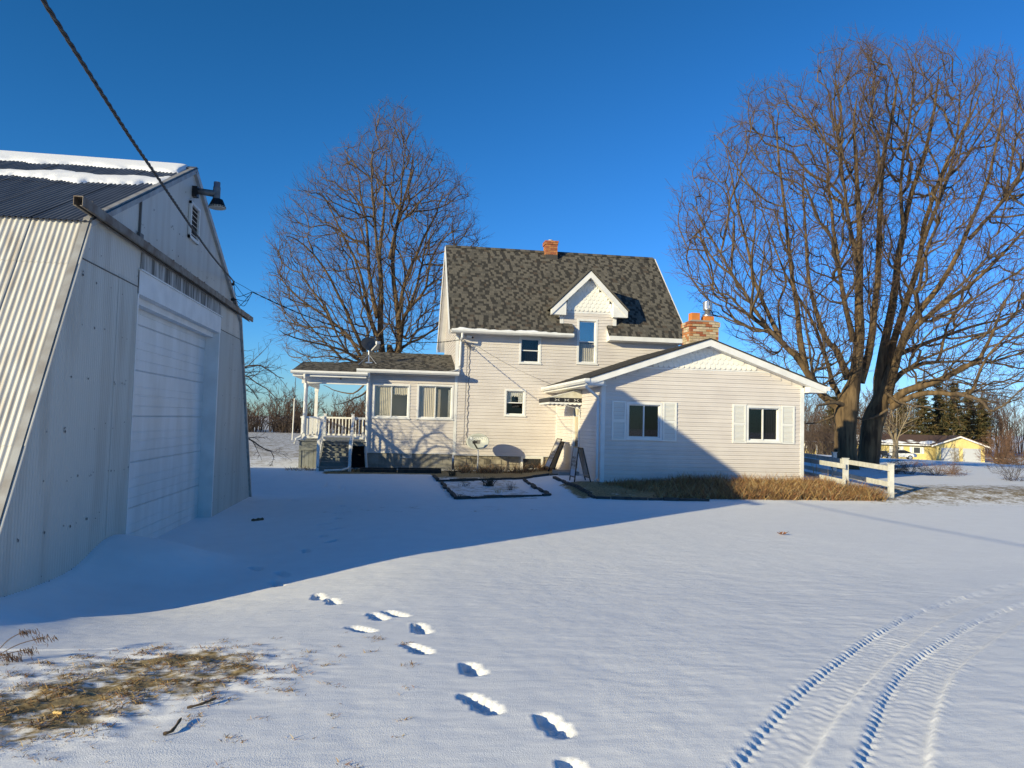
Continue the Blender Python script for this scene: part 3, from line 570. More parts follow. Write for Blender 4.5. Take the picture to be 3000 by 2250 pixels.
roof.slab([(RX0, 28.4, EZ+SLP*(28.4-EY)), (RX1, 28.4, EZ+SLP*(28.4-EY)), (RX1, RY, RZ), (RX0, RY, RZ)], .05)
roof.slab([(RX0, RY, RZ), (RX1, RY, RZ), (RX1, 2*RY-EY, EZ), (RX0, 2*RY-EY, EZ)], .05)
roof = roof.build('roof', SH[2], house)
TABM = [MB().box(0, 1, 0, .15, .0, .007).mesh('shingle', m) for m in SH]
def tab_matrix(o, w, X, D, N): return Matrix(((X[0]*w, D[0], N[0], o[0]), (X[1]*w, D[1], N[1], o[1]), (X[2]*w, D[2], N[2], o[2]), (0, 0, 0, 1)))
def shingle_field(parent, o, X, D, N, L, xlim, expo=.142, single=0, skip=None, seed=1):
    rr = random.Random(seed); big = MB(); made = 0; row = 0; v = 0.
    while v < L-.02:
        x0, x1 = xlim(v); xx = x0-rr.random()*.2; last = 0
        while xx < x1:
            w = rr.choice([.08, .10, .12, .15, .18, .21]); a, b = max(xx, x0), min(xx+w-.006, x1)
            tone = rr.choices([0, 1, 3] if last == 2 else [2, 1, 0], [.70, .18, .12] if last == 2 else [.62, .18, .20])[0]; last = tone
            if b-a > .03 and not (skip and skip((a+b)/2, v)):
                p = o+X*a+D*v+N*(.002*rr.random()+(.002 if tone == 2 else .005)); h = .15
                if made < single: put('shingle', TABM[tone], parent, tab_matrix(p, b-a, X, D, N)); made += 1
                else:
                    big.cur = tone; t = .007 if tone != 2 else .005; q = [p, p+X*(b-a), p+X*(b-a)+D*h-N*.004, p+D*h-N*.004]; big.hexa(q+[z+N*t for z in q])
            xx += w
        v += expo; row += 1
    return tag(big.build('shingles', SH, parent), kind='stuff')
eX = np.array([1., 0, 0])
vw = (HY-EY)/rd[1]
shingle_field(roof, np.array([0, EY-.02, EZ-.012]), eX, rd, rn, RL+.02, lambda v: (RX0, RX1), single=300,
              skip=lambda xx, v: (6.13 < xx < 7.46 and v < vw) or (5.84 < xx < 7.71 and vw <= v < vw+.5) or (abs(xx-DMX) < .95-(v-vw-.5)*.45 and vw+.5 <= v < 2.6))
for i in range(int((RX1-RX0)/.2)):
    xx = RX0+i*.2; mb = MB()
    for s in (-1, 1): mb.slab([(xx, RY, RZ+.03), (xx+.195, RY, RZ+.03), (xx+.195, RY+s*.13, RZ-.085), (xx, RY+s*.13, RZ-.085)][::-s], .012)
    mb.build('ridge_shingle', SH[i*7 % 3], roof)
# gable-end wall at the left, seen edge-on, and its rake trim
def lg(mb):
    mb.prism([(26.2, 3.0), (33.0, 3.0), (33.0, 5.2), (RY, RZ-.15), (26.2, 5.15)], lambda u, v, d: (d, u, v), HX0+.001, HX0+.1)
mbl = MB(); lg(mbl); left.wall = mbl.build('wall', SIDING, house)
left.boards(lambda z: (0, 6.77) if z < 5.05 else (max(0, 3.35-(RZ-.22-z)/SLP), min(6.77, 3.35+(RZ-.22-z)/SLP)), 3.05, 8.2, [])
MB().prism([(HY, .3), (33, .3), (33, 5.1), (HY, 5.1)], lambda u, v, d: (d, u, v), HX1-.12, HX1-.02).prism([(HX0+.1, .3), (HX1-.1, .3), (HX1-.1, 4.8), (HX0+.1, 4.8)], lambda u, v, d: (u, d, v), 32.9, 33.0).prism([(HY+.15, 5.1), (33, 5.1), (RY, RZ-.12)], lambda u, v, d: (d, u, v), HX1-.12, HX1-.02).build('wall', SIDING, house)
for xx in (RX0-.018, RX1+.018):
    mb = MB(); mb.beam((xx, EY+.02, EZ-.12), (xx, RY, RZ-.12), .03, .23, (0, 0, 1)); mb.beam((xx, 2*RY-EY, EZ-.12), (xx, RY, RZ-.12), .03, .23); mb.build('rake_board', WHITE, house)
MB().slab([(RX0+.02, RY, RZ-.22), (HX0, RY, RZ-.22), (HX0, 33.45, RZ-.22-SLP*(33.45-RY)), (RX0+.02, 33.45, RZ-.22-SLP*(33.45-RY))], .015).build('rake_soffit', WHITE, house)
MB().slab([(RX0+.02, HY+.02, 4.98), (HX0, HY+.02, 4.98), (HX0, RY, RZ-.22), (RX0+.02, RY, RZ-.22)], .015).build('rake_soffit', WHITE, house)
left.trim('corner_board', 6.745, 6.80, 0, .02, 3.2, 4.72)
# eaves: soffit, gutter with snow, boxed right eave
def gutter(x0, x1, yf, zt, w=.125, h=.125, axis='x', name='gutter', par=None):
    pr = [(0, 0), (-.02, -h*.55), (.025, -h), (w, -h), (w, 0), (w-.006, 0), (w-.006, -h+.008), (.032, -h+.008), (-.010, -h*.55), (.008, 0)]
    fn = (lambda u, v, d: (d, yf+u, zt+v)) if axis == 'x' else (lambda u, v, d: (yf+u, d, zt+v))
    mb = MB(); mb.prism(pr, fn, x0, x1)
    for e in (x0, x1): mb.prism([(0, 0), (-.02, -h*.55), (.025, -h), (w, -h), (w, 0)], fn, e-.003, e+.003)
    return mb.build(name, WHITE, par or house)
gutter(RX0+.06, 6.14, EY-.125, EZ-.01)
MB().box(RX0+.04, 6.12, EY+.001, HY, EZ-.13, EZ-.115).box(RX0+.04, 6.12, EY, EY+.02, EZ-.135, EZ-.01).build('soffit', WHITE, house)
MB().prism([(EY-.02, EZ-.02), (EY-.02, EZ-.17), (HY, EZ-.20), (HY, EZ+.30)], lambda u, v, d: (d, u, v), 7.47, HX1+.16).build('boxed_eave', WHITE, house)
def gutter_snow(x0, x1, yf, z, label, h=.06):
    xs = np.linspace(x0, x1, 90); mb = MB(); V = []
    for i, a in enumerate(xs):
        e = min(1, (a-x0)/.25, (x1-a)/.25)**.5 if x0 < a < x1 else .02; hh = h*e*(.7+.9*float(fbm(a*2.3, 1.7, 3, 71)))+.006
        for (dy, dz) in ((.012, 0), (.03, hh*.75), (.07, hh), (.11, hh*.8), (.14, hh*.2)): V.append((a, yf+dy, z+dz))
    mb.add(V, [(i*5+j, i*5+j+1, i*5+j+6, i*5+j+5) for i in range(len(xs)-1) for j in range(4)]); tag(mb.build('snow_ridge', SNOW, None, True), label, 'snow')
gutter_snow(RX0+.1, 5.6, EY-.125, EZ-.02, 'lumpy snow filling the upper gutter left of the dormer')
def pipe(pts, name='downspout', r=.036, m=None, par=None):
    return MB().tube(pts, r, 8).build(name, m or WHITE, par or house)
pipe([(HX0+.13, EY-.05, EZ-.13), (HX0+.13, EY-.04, EZ-.28), (HX0+.12, HY-.07, EZ-.40), (HX0+.10, HY-.07, 3.52), (HX0+.06, HY-.09, 3.36), (HX0-.14, HY-.30, 3.27), (HX0-.42, HY-.38, 3.22)], r=.042)
# --- small chimney behind the ridge
def brick_stack(name, x0, x1, y0, y1, z0, courses, mats, wts, bl=.20, bh=.068, corbel=(), seed=3, rows=None):
    rr = random.Random(seed); j = .010; st = MB().box(x0+.012, x1-.012, y0+.012, y1-.012, z0-.3, z0+courses*(bh+j)).build(name, MORTAR, house)
    unit = [MB().box(0, 1, 0, 1, 0, 1).mesh('brick', m) for m in mats]
    for c in range(courses):
        e = .035 if c in corbel else 0.; z = z0+c*(bh+j); xa, xb, ya, yb = x0-e, x1+e, y0-e, y1+e; off = (bl/2 if c % 2 else 0)
        def run(lo, hi, place):
            p = lo-off
            while p < hi-.01:
                a, b = max(p, lo), min(p+bl-j, hi)
                if b-a > .03: place(a, b)
                p += bl
        mi = lambda: rr.choices(range(len(mats)), wts)[0]
        d = .09
        run(xa, xb, lambda a, b: put('brick', unit[mi()], st, Matrix.Translation((a, ya-rr.random()*.004, z)) @ Matrix.Diagonal((b-a, d, bh, 1))))
        run(xa, xb, lambda a, b: put('brick', unit[mi()], st, Matrix.Translation((a, yb-d, z)) @ Matrix.Diagonal((b-a, d, bh, 1))))
        run(ya+d+j, yb-d-j, lambda a, b: put('brick', unit[mi()], st, Matrix.Translation((xa-rr.random()*.004, a, z)) @ Matrix.Diagonal((d, b-a, bh, 1))))
        run(ya+d+j, yb-d-j, lambda a, b: put('brick', unit[mi()], st, Matrix.Translation((xb-d, a, z)) @ Matrix.Diagonal((d, b-a, bh, 1))))
    return st
ch2 = brick_stack('chimney', 5.76, 6.24, 29.25, 29.75, 8.20, 9, BRICK[1:3], [.5, .5], bl=.21, corbel=(7, 8), seed=5)
MB().box(5.755, 6.245, 29.245, 29.4, 8.12, 8.33).build('chimney_flashing', M('flashing_dark', (.06, .055, .05), .7), ch2)
MB().tube([(6.0, 29.5, 8.9), (6.0, 29.5, 8.98)], [.12, .10], 12).build('chimney_pot', LEAD, ch2)
# --- wing: gable wall facing the yard
WE, WP, WC = 2.86, 4.06, 8.71
wh = [(6.40, 7.45, 1.18, 2.24), (9.97, 11.03, 1.18, 2.24)]
wing.backing(WX0, WX1, -.45, WE, wh, lambda mb: mb.prism([(WX0, WE), (WX1, WE), (WC, WP-.12)], lambda u, v, d: (u, WY+d, v), .001, .1))
wsl = (WP-WE-.02)/(WC-WX0+.35)
wing.boards(lambda z: (WX0+.06, WX1-.06) if z < 2.78 else (WC-(WP-.22-z)/wsl, WC+(WP-.22-z)/wsl), .0, 3.20, wh)
wing.window(*wh[0], g=[GLASS, GLASSD]); wing.window(*wh[1], g=[GLASS, GLASSD], curtain=[(.52, 1, 0, 1, M('screen_blind', (.30, .28, .26), .9))])
for w in wh: wing.shutter(w[0]-.42, w[0]-.015, w[2]-.02, w[3]+.02); wing.shutter(w[1]+.015, w[1]+.42, w[2]-.02, w[3]+.02)
wing.trim('corner_board', WX0-.02, WX0+.085, .0, .03, -.2, WE-.05); wing.trim('corner_board', WX1-.085, WX1+.03, .0, .03, -.2, WE-.06)
wing.trim('frieze_board', WC-1.98, WC+1.98, 0, .022, 3.20, 3.235); wing.trim('skirt_board', WX0+.085, WX1-.085, 0, .012, -.06, .0)
scallops(wing, WC, 3.24, 3.95, lambda z: min(1.95, (WP-.20-z)/wsl), None, wing.wall)
WO = WY-.34
rake('wing_fascia', (WC, WP), (WX0-.46, WE-.02), (WX1+.52, WE-.02), WO, WY, .19)
for s, e in ((-1, WX0-.46), (1, WX1+.52)):
    MB().slab([(WC, WO-.03, WP+.006), (WC, HY, WP+.006), (e+s*.02, HY, WE-.018), (e+s*.02, WO-.03, WE-.018)][::s], .03).build('wing_roof', SH[2], house)
    MB().box(min(e, e-s*.5), max(e, e-s*.5), WO+.036, HY-.01, WE-.205, WE-.185).build('soffit', WHITE, house)
    MB().box(min(e, e+s*.022), max(e, e+s*.022), WO+.002, HY-.01, WE-.205, WE-.03).build('eave_fascia', WHITE, house)
MB().prism([(WX0-.44, WE-.20), (WX0-.05, WE-.20), (WX0-.05, WE+.10), (WX0-.44, WE-.04)], lambda u, v, d: (u, d, v), WO+.037, WY-.01).prism([(WX1+.05, WE-.20), (WX1+.50, WE-.20), (WX1+.50, WE-.04), (WX1+.05, WE+.12)], lambda u, v, d: (u, d, v), WO+.037, WY-.01).build('eave_return', WHITE, house)
gutter(WO-.02, HY-.02, WX0-.46-.125, WE-.02, axis='y'); gutter(WO-.02, HY-.02, WX1+.52, WE-.02, axis='y')
wr = MB(); wl_ = math.hypot(WC-WX0+.46, WP-WE+.05)
shd = np.array([WC-WX0+.46, 0, WP+.006-WE+.018]); shd /= np.linalg.norm(shd); shn = np.cross(shd, [0, 1., 0]); shn *= np.sign(shn[2])
shingle_field(house, np.array([WX0-.48, 0, WE-.024]), np.array([0, 1., 0]), shd, shn, wl_, lambda v: (WO-.03, HY-.05), seed=9)
MB().box(WC, WX1+.1, HY-.08, HY, 2.9, 3.4).build('flashing', LEAD, house)
# --- wing side wall with the back door, facing the barn
sh_ = [(2.60, 3.40, .12, 2.16)]
side.backing(0.001, 5.89, -.45, WE-.19, [(2.60, 3.40, .12, 2.16)])
side.boards(lambda z: (.06, 5.82), .0, WE-.24, sh_)
side.trim('corner_board', 0.0, .06, .0, .028, -.2, WE-.2); side.trim('corner_board', 5.82, 5.92, 0, .03, -.2, WE-.21)
dr = side.ring(MB(), 2.60, 3.40, .12, 2.16, .07, -.08, .035).build('door_frame', WHITE, house)
side.box(MB(), 2.67, 3.33, -.06, -.02, .19, 2.09).build('storm_door', M('storm_door_tan', (.50, .42, .30), .6), dr)
side.box(MB(), 2.74, 3.26, -.02, -.012, .30, 1.05).build('door_panel', M('screen_dark', (.035, .034, .03), .5), dr); side.box(MB(), 2.74, 3.26, -.02, -.012, 1.13, 2.0).build('door_glass', M('curtained_glass', (.55, .46, .30), .15, (.42, .36, .25), 3, (9, 9, .3)), dr)
side.box(MB(), 3.22, 3.28, -.012, .05, 1.02, 1.06).build('door_handle', BLACK, dr)
side.box(MB(), 2.5, 3.5, 0.02, .65, -.3, .10).build('door_step', M('step_concrete', (.28, .27, .25), .9), house)
# awning
aw = MB(); A0, A1, AO = 1.96, 3.66, 1.02; za, zb = 2.62, 2.36
N = 24; prof = []
for i in range(N+1): prof.append((A0+(A1-A0)*i/N, .012*math.sin(i*math.pi/1.5)))
aw.add([side.P(u, .02, za+w) for u, w in prof]+[side.P(u, AO, zb+w) for u, w in prof], [(i, i+1, N+2+i, N+1+i) for i in range(N)])
for uu in (A0, A1): aw.add([side.P(uu, .02, za), side.P(uu, AO, zb), side.P(uu, AO, zb-.12), side.P(uu, .02, zb-.12)], [(0, 1, 2, 3)])
aw = aw.build('awning', M('awning_cream', (.60, .57, .48), .5, (.48, .46, .38), 6), house)
BV = M('valance_black', (.02, .02, .022), .45)
vb = MB(); side.box(vb, A0-.012, A1+.012, AO, AO+.014, zb-.125, zb+.012); vb.hexa([side.P(A1, .02, zb-.125), side.P(A1+.014, .02, zb-.125), side.P(A1+.014, AO, zb-.125), side.P(A1, AO, zb-.125), side.P(A1, .02, zb+.012), side.P(A1+.014, .02, zb+.012), side.P(A1+.014, AO, zb+.012), side.P(A1, AO, zb+.012)]); vb.build('valance', BV, aw)
def skirt(p0, p1, n):
    mb = MB(); V = []; K = n*6
    for i in range(K+1):
        t = i/K; q = [p0[j]+(p1[j]-p0[j])*t for j in range(2)]; d = .045+.028*abs(math.sin(t*n*math.pi)); V += [side.P(*q, zb-.125), side.P(*q, zb-.125-d)]
    mb.add(V, [(2*i, 2*i+1, 2*i+3, 2*i+2) for i in range(K)]); return mb.build('scalloped_skirt', WHITE, aw)
skirt((A0, AO+.007), (A1, AO+.007), 10); skirt((A1+.007, AO), (A1+.007, .03), 7); skirt((A0-.007, AO), (A0-.007, .03), 7)
for i in range(3):
    c = .20+.30*i; mb = MB()
    for s in (-1, 1):
        for t in (-1, 1): mb.hexa([side.P(A1+.016+k, c+s*.012+a, zb-.056+b) for k in (0, .006) for a, b in ((0, -.006), (s*.06, t*.034-.006), (s*.06, t*.034+.006), (0, .006))])
    mb.build('valance_scroll', WHITE, aw)
MB().tube([side.P(A1+.02, .05, za+.03), side.P(A1+.02, AO, zb+.02)], .009, 6).tube([side.P(A1, AO-.06, zb-.1), side.P(A1, .04, 2.02)], .007, 6).build('awning_frame', WHITE, aw)
# wall lantern by the door
lan = thing('wall_lantern', side.P(3.58, 0, 1.95), 'small white wall lantern beside the back door under the awning', 'lamp')
MB().tube([side.P(3.58, .0, 1.98), side.P(3.58, .12, 1.98), side.P(3.58, .14, 2.03)], .012, 6).build('bracket', WHITE, lan)
MB().tube([side.P(3.58, .14, 1.86), side.P(3.58, .14, 2.04)], [.035, .06], 6).build('lantern_glass', M('lantern_glass', (.6, .55, .4), .2), lan)
MB().tube([side.P(3.58, .14, 2.042), side.P(3.58, .14, 2.10)], [.075, .02], 6).tube([side.P(3.58, .14, 1.80), side.P(3.58, .14, 1.857)], [.012, .04], 6).build('lantern_cap', WHITE, lan)
# corner downspout of the wing
pipe([(WX0-.50, WO+.16, WE-.14), (WX0-.50, WO+.16, WE-.26), (WX0-.12, WY+.02, WE-.52), (WX0-.085, WY+.10, WE-.62), (WX0-.085, WY+.10, .10), (WX0-.17, WY+.0, .02)], r=.040)
# --- wing chimney: mixed brick, two clay flues, steel cap
CX0, CX1, CY0, CY1, CZ = 8.93, 9.87, 22.0, 22.62, 3.86
wc = brick_stack('chimney', CX0, CX1, CY0, CY1, CZ, 13, BRICK, [.34, .26, .16, .24], bl=.215, bh=.066, corbel=(11, 12), seed=11)
ct = CZ+13*.076
MB().hexa([(CX0-.02, CY0-.02, ct), (CX1+.02, CY0-.02, ct), (CX1+.02, CY1+.02, ct), (CX0-.02, CY1+.02, ct), (CX0+.12, CY0+.12, ct+.07), (CX1-.12, CY0+.12, ct+.07), (CX1-.12, CY1-.12, ct+.07), (CX0+.12, CY1-.12, ct+.07)]).build('crown_mortar', MORTAR, wc)
def flue(cx, cy, hw, z0, z1):
    o = [(cx-hw, cy-hw), (cx+hw, cy-hw), (cx+hw, cy+hw), (cx-hw, cy+hw)]; k = .8; i = [(cx+(a-cx)*k, cy+(b-cy)*k) for a, b in o]
    V = [(a, b, z0) for a, b in o]+[(a, b, z1) for a, b in o]+[(a, b, z1) for a, b in i]+[(a, b, z1-.25) for a, b in i]
    MB().add(V, [(j, (j+1) % 4, 4+(j+1) % 4, 4+j) for j in range(4)]+[(4+j, 4+(j+1) % 4, 8+(j+1) % 4, 8+j) for j in range(4)]+[(8+j, 8+(j+1) % 4, 12+(j+1) % 4, 12+j) for j in range(4)]+[(12, 13, 14, 15)]).build('clay_flue', CLAY, wc)
flue(CX0+.27, CY0+.33, .135, ct+.03, ct+.30); flue(CX1-.25, CY0+.28, .15, ct+.03, ct+.20)
fx, fy = CX1-.25, CY0+.28; z = ct+.20
capm = MB().tube([(fx, fy, z), (fx, fy, z+.02), (fx, fy, z+.08), (fx, fy, z+.10), (fx, fy, z+.20)], [.165, .165, .16, .10, .095], 20)
capm.tube([(fx, fy, z+.20), (fx, fy, z+.205), (fx, fy, z+.26), (fx, fy, z+.27)], [.10, .145, .145, .12], 20); capm.tube([(fx, fy, z+.455), (fx, fy, z+.46), (fx, fy, z+.475), (fx, fy, z+.50)], [.14, .15, .15, .05], 20)
capm = capm.build('flue_cap', GALV, wc, True)
for i in range(12):
    a = 2*math.pi*i/12; b = a+.36; MB().add([(fx+r*math.cos(q), fy+r*math.sin(q), h) for r in (.146, .138) for h in (z+.255, z+.458) for q in (a, b)], [(0, 1, 3, 2), (4, 6, 7, 5), (0, 2, 6, 4), (1, 5, 7, 3)]).build('cap_fin', GALV, capm)
MB().box(CX0-.02, CX1+.02, CY0-.02, CY0+.3, CZ-.22, CZ+.09).box(CX0-.022, CX0+.3, CY0+.3, CY1+.02, CZ-.3, CZ+.10).build('chimney_flashing', LEAD, wc)
# --- foundation of the house
fb = MB().box(HX0+.02, WX0-.02, HY+.06, HY+.3, -.3, .40).build('foundation', MORTAR, house)
rr = random.Random(2); z = -.22
while z < .36:
    h = rr.uniform(.12, .19); xx = HX0+.03
    while xx < WX0-.05:
        w = rr.uniform(.16, .42); e = min(xx+w, WX0-.03)
        if not (4.40 < (xx+e)/2 < 5.28 and z > -.2): MB().hexa([(xx+.012+rr.random()*.02, HY+.02+rr.random()*.03, z+.01), (e-rr.random()*.02, HY+.02+rr.random()*.03, z+.01), (e, HY+.1, z), (xx, HY+.1, z), (xx+.012+rr.random()*.02, HY+.02+rr.random()*.03, min(z+h, .38)-.012), (e-rr.random()*.02, HY+.02+rr.random()*.03, min(z+h, .38)-.012), (e, HY+.1, min(z+h, .38)), (xx, HY+.1, min(z+h, .38))]).build('foundation_stone', STONE, fb)
        xx = e
    z += h
bw = front.ring(MB(), 4.44, 5.24, -.14, .385, .075, -.02, .02).build('basement_window', M('old_white', (.66, .65, .6), .6), house)
front.box(MB(), 4.51, 5.17, -.058, -.018, -.10, .36).build('pane', M('dark_pane', (.035, .035, .035), .25), bw)
# --- enclosed porch room, flush with the front wall
PX0 = -.93; ph = [(-.77, .50, 1.60, 2.79), (.74, 2.0, 1.60, 2.82)]
prch.backing(PX0, HX0-.06, .43, 3.10, ph); prch.boards(lambda z: (PX0+.08, HX0-.06), .44, 3.02, ph)
TANR = M('sunroom_interior', (.55, .50, .40), .9)
prch.window(*ph[0], back=TANR, cw=.06, curtain=[(0, .47, 0, 1, M('sheer_tan', (.50, .46, .38), .9, (.40, .37, .29), 4, (8, 8, .3))), (.55, 1, .72, 1, M('sheer_tan', (0, 0, 0)))]); prch.window(*ph[1], back=TANR, cw=.06, curtain=[(0, .48, 0, 1, CURTAIN), (.52, .66, 0, .9, CURTAIN), (.9, 1, 0, .9, LACE)])
prch.trim('corner_board', PX0-.06, PX0+.085, 0, .03, .40, 3.05); prch.trim('drip_edge', PX0, HX0-.06, 0, .024, .415, .44)
MB().prism([(HY+.1, .43), (31, .43), (31, 3.0), (HY+.1, 3.0)], lambda u, v, d: (d, u, v), PX0, PX0+.1).prism([(PX0, .43), (HX0, .43), (HX0, 3.0), (PX0, 3.0)], lambda u, v, d: (u, d, v), 30.9, 31.0).build('wall', SIDING, house)
blk = MB().box(PX0+.03, HX0-.06, HY+.05, HY+.25, -.35, .425).build('foundation', MORTAR, house)
for c in range(3):
    z = -.16+c*.196; xx = PX0+.02-(.2 if c % 2 else 0)
    while xx < HX0-.08:
        a, b = max(xx, PX0+.02), min(xx+.392, HX0-.07)
        if b-a > .05 and not (c == 2 and .2 < (a+b)/2 < .62): MB().box(a, b, HY+.012, HY+.06, z, z+.188).build('concrete_block', CONCRETE, blk)
        xx += .40
fv = prch.ring(MB(), .22, .62, .26, .42, .018, -.04, -.005).build('foundation_vent', M('vent_trim', (0, 0, 0)), house)
for i in range(11): MB().box(.24+i*.034, .255+i*.034, HY+.012, HY+.03, .27, .41).build('vent_bar', M('vent_trim', (0, 0, 0)), fv)
PRY, PRZ = 28.6, 4.06; PE, PEZ = HY-.36, 3.27
pr = MB().slab([(-1.26, PE, PEZ), (HX0-.02, PE, PEZ), (HX0-.02, PRY, PRZ), (-1.26, PRY, PRZ)], .05).slab([(-1.26, PRY, PRZ), (HX0-.02, PRY, PRZ), (HX0-.02, 31.3, 3.2), (-1.26, 31.3, 3.2)], .05).build('roof', SH[2], house)
pdv = np.array([0, PRY-PE, PRZ-PEZ]); PL = np.linalg.norm(pdv); pdv /= PL; pn = np.array([0, -pdv[2], pdv[1]])
shingle_field(pr, np.array([0, PE-.015, PEZ-.004]), eX, pdv, pn, PL+.02, lambda v: (-1.27, HX0-.03), seed=21)
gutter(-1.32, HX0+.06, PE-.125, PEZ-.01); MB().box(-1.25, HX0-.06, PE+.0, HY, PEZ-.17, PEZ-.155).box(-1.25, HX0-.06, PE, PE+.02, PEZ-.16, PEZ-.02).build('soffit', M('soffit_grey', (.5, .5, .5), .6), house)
# --- open porch: roof, posts, deck, railing and steps
Q0, Q1 = -3.42, -1.0; QE, QEZ = HY-.42, 3.14; QRZ = 3.62
qr = MB().slab([(Q0, QE, QEZ), (-1.28, QE, QEZ), (-1.28, PRY, QRZ), (Q0+.0, PRY, QRZ)], .05).slab([(Q0, PRY, QRZ), (-1.28, PRY, QRZ), (-1.28, 31.4, QEZ), (Q0, 31.4, QEZ)], .05).build('roof', SH[2], house)
qd = np.array([0, PRY-QE, QRZ-QEZ]); QL = np.linalg.norm(qd); qd /= QL
shingle_field(qr, np.array([0, QE-.015, QEZ-.004]), eX, qd, np.array([0, -qd[2], qd[1]]), QL+.02, lambda v: (Q0-.01+v*.06, -1.275), seed=22)
gutter(Q0-.04, PX0-.02, QE-.11, QEZ-.01, w=.11, h=.11); MB().box(Q0+.02, PX0-.06, QE, 31.3, QEZ-.20, QEZ-.19).box(Q0+.02, PX0-.06, QE, QE+.02, QEZ-.19, QEZ-.02).build('porch_ceiling', WHITE, house)
MB().box(Q0+.28, PX0-.06, HY-.06, HY+.06, 2.72, QEZ-.2).box(Q0+.28, Q0+.40, HY+.07, 31, 2.72, QEZ-.2).build('porch_beam', WHITE, house)
MB().tube([(-1.85, HY-.12, QEZ-.2), (-1.85, HY-.12, QEZ-.26)], [.05, .02], 8).build('ceiling_light', M('lamp_grey', (0, 0, 0)), house)
for (a, b) in ((-3.0, HY), (-3.12, 30.9), (-1.02, 30.9)): MB().box(a-.06, a+.06, b-.06, b+.06, .80, 2.72).box(a-.075, a+.075, b-.075, b+.075, 2.60, 2.715).build('porch_post', WHITE, house)
DKZ = .80; deck = MB().box(-3.14, PX0-.005, HY-.12, 31, DKZ-.16, DKZ-.03).build('porch_deck', GREYP, house)
for i in range(34): MB().box(-3.17, PX0-.06, HY-.17+i*.142, HY-.17+i*.142+.136, DKZ-.03, DKZ-.002).build('deck_board', GREYP, deck)
for i in range(6): MB().box(-3.10+i*.145, -3.10+i*.145+.138, HY-.10, HY-.08, -.3, DKZ-.165).build('skirting_board', GREYP, deck)
MB().box(-3.14, -3.06, HY-.125, HY-.075, -.3, DKZ-.17).box(-3.06, -2.30, HY-.124, HY-.076, DKZ-.34, DKZ-.17).box(-3.14, -3.10, HY-.07, 30.9, -.3, DKZ-.17).build('skirting_frame', GREYP, deck)
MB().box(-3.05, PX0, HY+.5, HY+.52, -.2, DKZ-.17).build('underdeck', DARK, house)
def rail(x0, x1, yy, name='railing'):
    z0, z1 = DKZ+.07, 1.61; r = MB().box(x0, x1, yy-.035, yy+.035, z1-.07, z1).build(name, WHITE, house); MB().box(x0, x1, yy-.025, yy+.025, z0, z0+.065).build('bottom_rail', WHITE, r)
    n = max(1, int((x1-x0)/.125))
    for i in range(n): c = x0+(i+.5)*(x1-x0)/n; MB().box(c-.019, c+.019, yy-.019, yy+.019, z0+.065, z1-.07).build('baluster', WHITE, r)
rail(-2.94, -2.37, HY-.04); rail(-1.37, PX0-.06, HY-.04); rail(-3.05, -1.08, 30.9)
ry = MB().box(-3.12-.035, -3.12+.035, HY+.1, 30.8, 1.54, 1.61).build('railing', WHITE, house); MB().box(-3.145, -3.095, HY+.1, 30.8, DKZ+.07, DKZ+.135).build('bottom_rail', WHITE, ry)
for i in range(34): c = HY+.2+i*.135; MB().box(-3.139, -3.101, c-.019, c+.019, DKZ+.135, 1.54).build('baluster', WHITE, ry)
for xx in (-2.33, -1.41): MB().box(xx-.045, xx+.045, HY-.085, HY+.005, DKZ, 1.70).box(xx-.055, xx+.055, HY-.095, HY+.015, 1.70, 1.715).build('newel_post', WHITE, house)
NS, SD = 5, .275; _sp = [MB().prism([(HY-.12, DKZ-.04), (HY-.12, -.3), (HY-.12-NS*SD, -.3), (HY-.12-NS*SD, .05)], lambda u, v, d: (d, u, v), xx-.02, xx+.02) for xx in (-2.34, -1.42)]
st = _sp[0].build('porch_steps', GREYP, house); _sp[1].build('stringer', GREYP, st)
for i in range(NS):
    z = DKZ-.03-(i+1)*(DKZ+.11)/(NS+1); yf = HY-.13-i*SD; MB().box(-2.39, -1.37, yf-SD-.03, yf, z-.032, z).build('tread', GREYP, st)
    MB().box(-2.32, -1.44, yf-SD+.02, yf-SD+.035, z-(DKZ+.11)/(NS+1)+.004, z-.034).build('riser', GREYP, st)
yb = HY-.12-NS*SD
for xx in (-2.38, -1.38):
    MB().box(xx-.045, xx+.045, yb-.02, yb+.07, -.3, .82).build('newel_post', WHITE, house)
    srr = MB().beam((xx, HY-.10, 1.60), (xx, yb+.02, .80), .075, .075).beam((xx, HY-.10, .93), (xx, yb+.02, .14), .05, .06).build('stair_rail', WHITE, house)
    for i in range(9):
        c = HY-.10-(i+.5)*(HY-.12-yb)/9; t = (HY-.10-c)/(HY-.12-yb); MB().box(xx-.019, xx+.019, c-.019, c+.019, .95-.79*t, 1.57-.80*t).build('baluster', WHITE, srr)
# porch downspouts
pipe([(-3.0, QE-.06, QEZ-.12), (-3.0, QE-.03, QEZ-.24), (-2.99, HY-.13, QEZ-.42), (-3.03, HY-.13, 1.06), (-3.10, HY-.16, .92), (-3.24, HY-.22, .84), (-3.28, HY-.24, .68)], r=.045)
pipe([(PX0+.02, PE-.06, PEZ-.13), (PX0+.02, PE-.03, PEZ-.25), (PX0-.01, HY-.08, PEZ-.42), (PX0+.0, HY-.08, .3), (PX0+.04, HY-.10, -.08)], r=.045)
pipe([(-1.36, yb+.02, .12), (-1.42, yb-.06, -.02), (-1.60, yb-.25, -.065), (-2.12, yb-.42, -.085)], name='splash_pipe', r=.035)
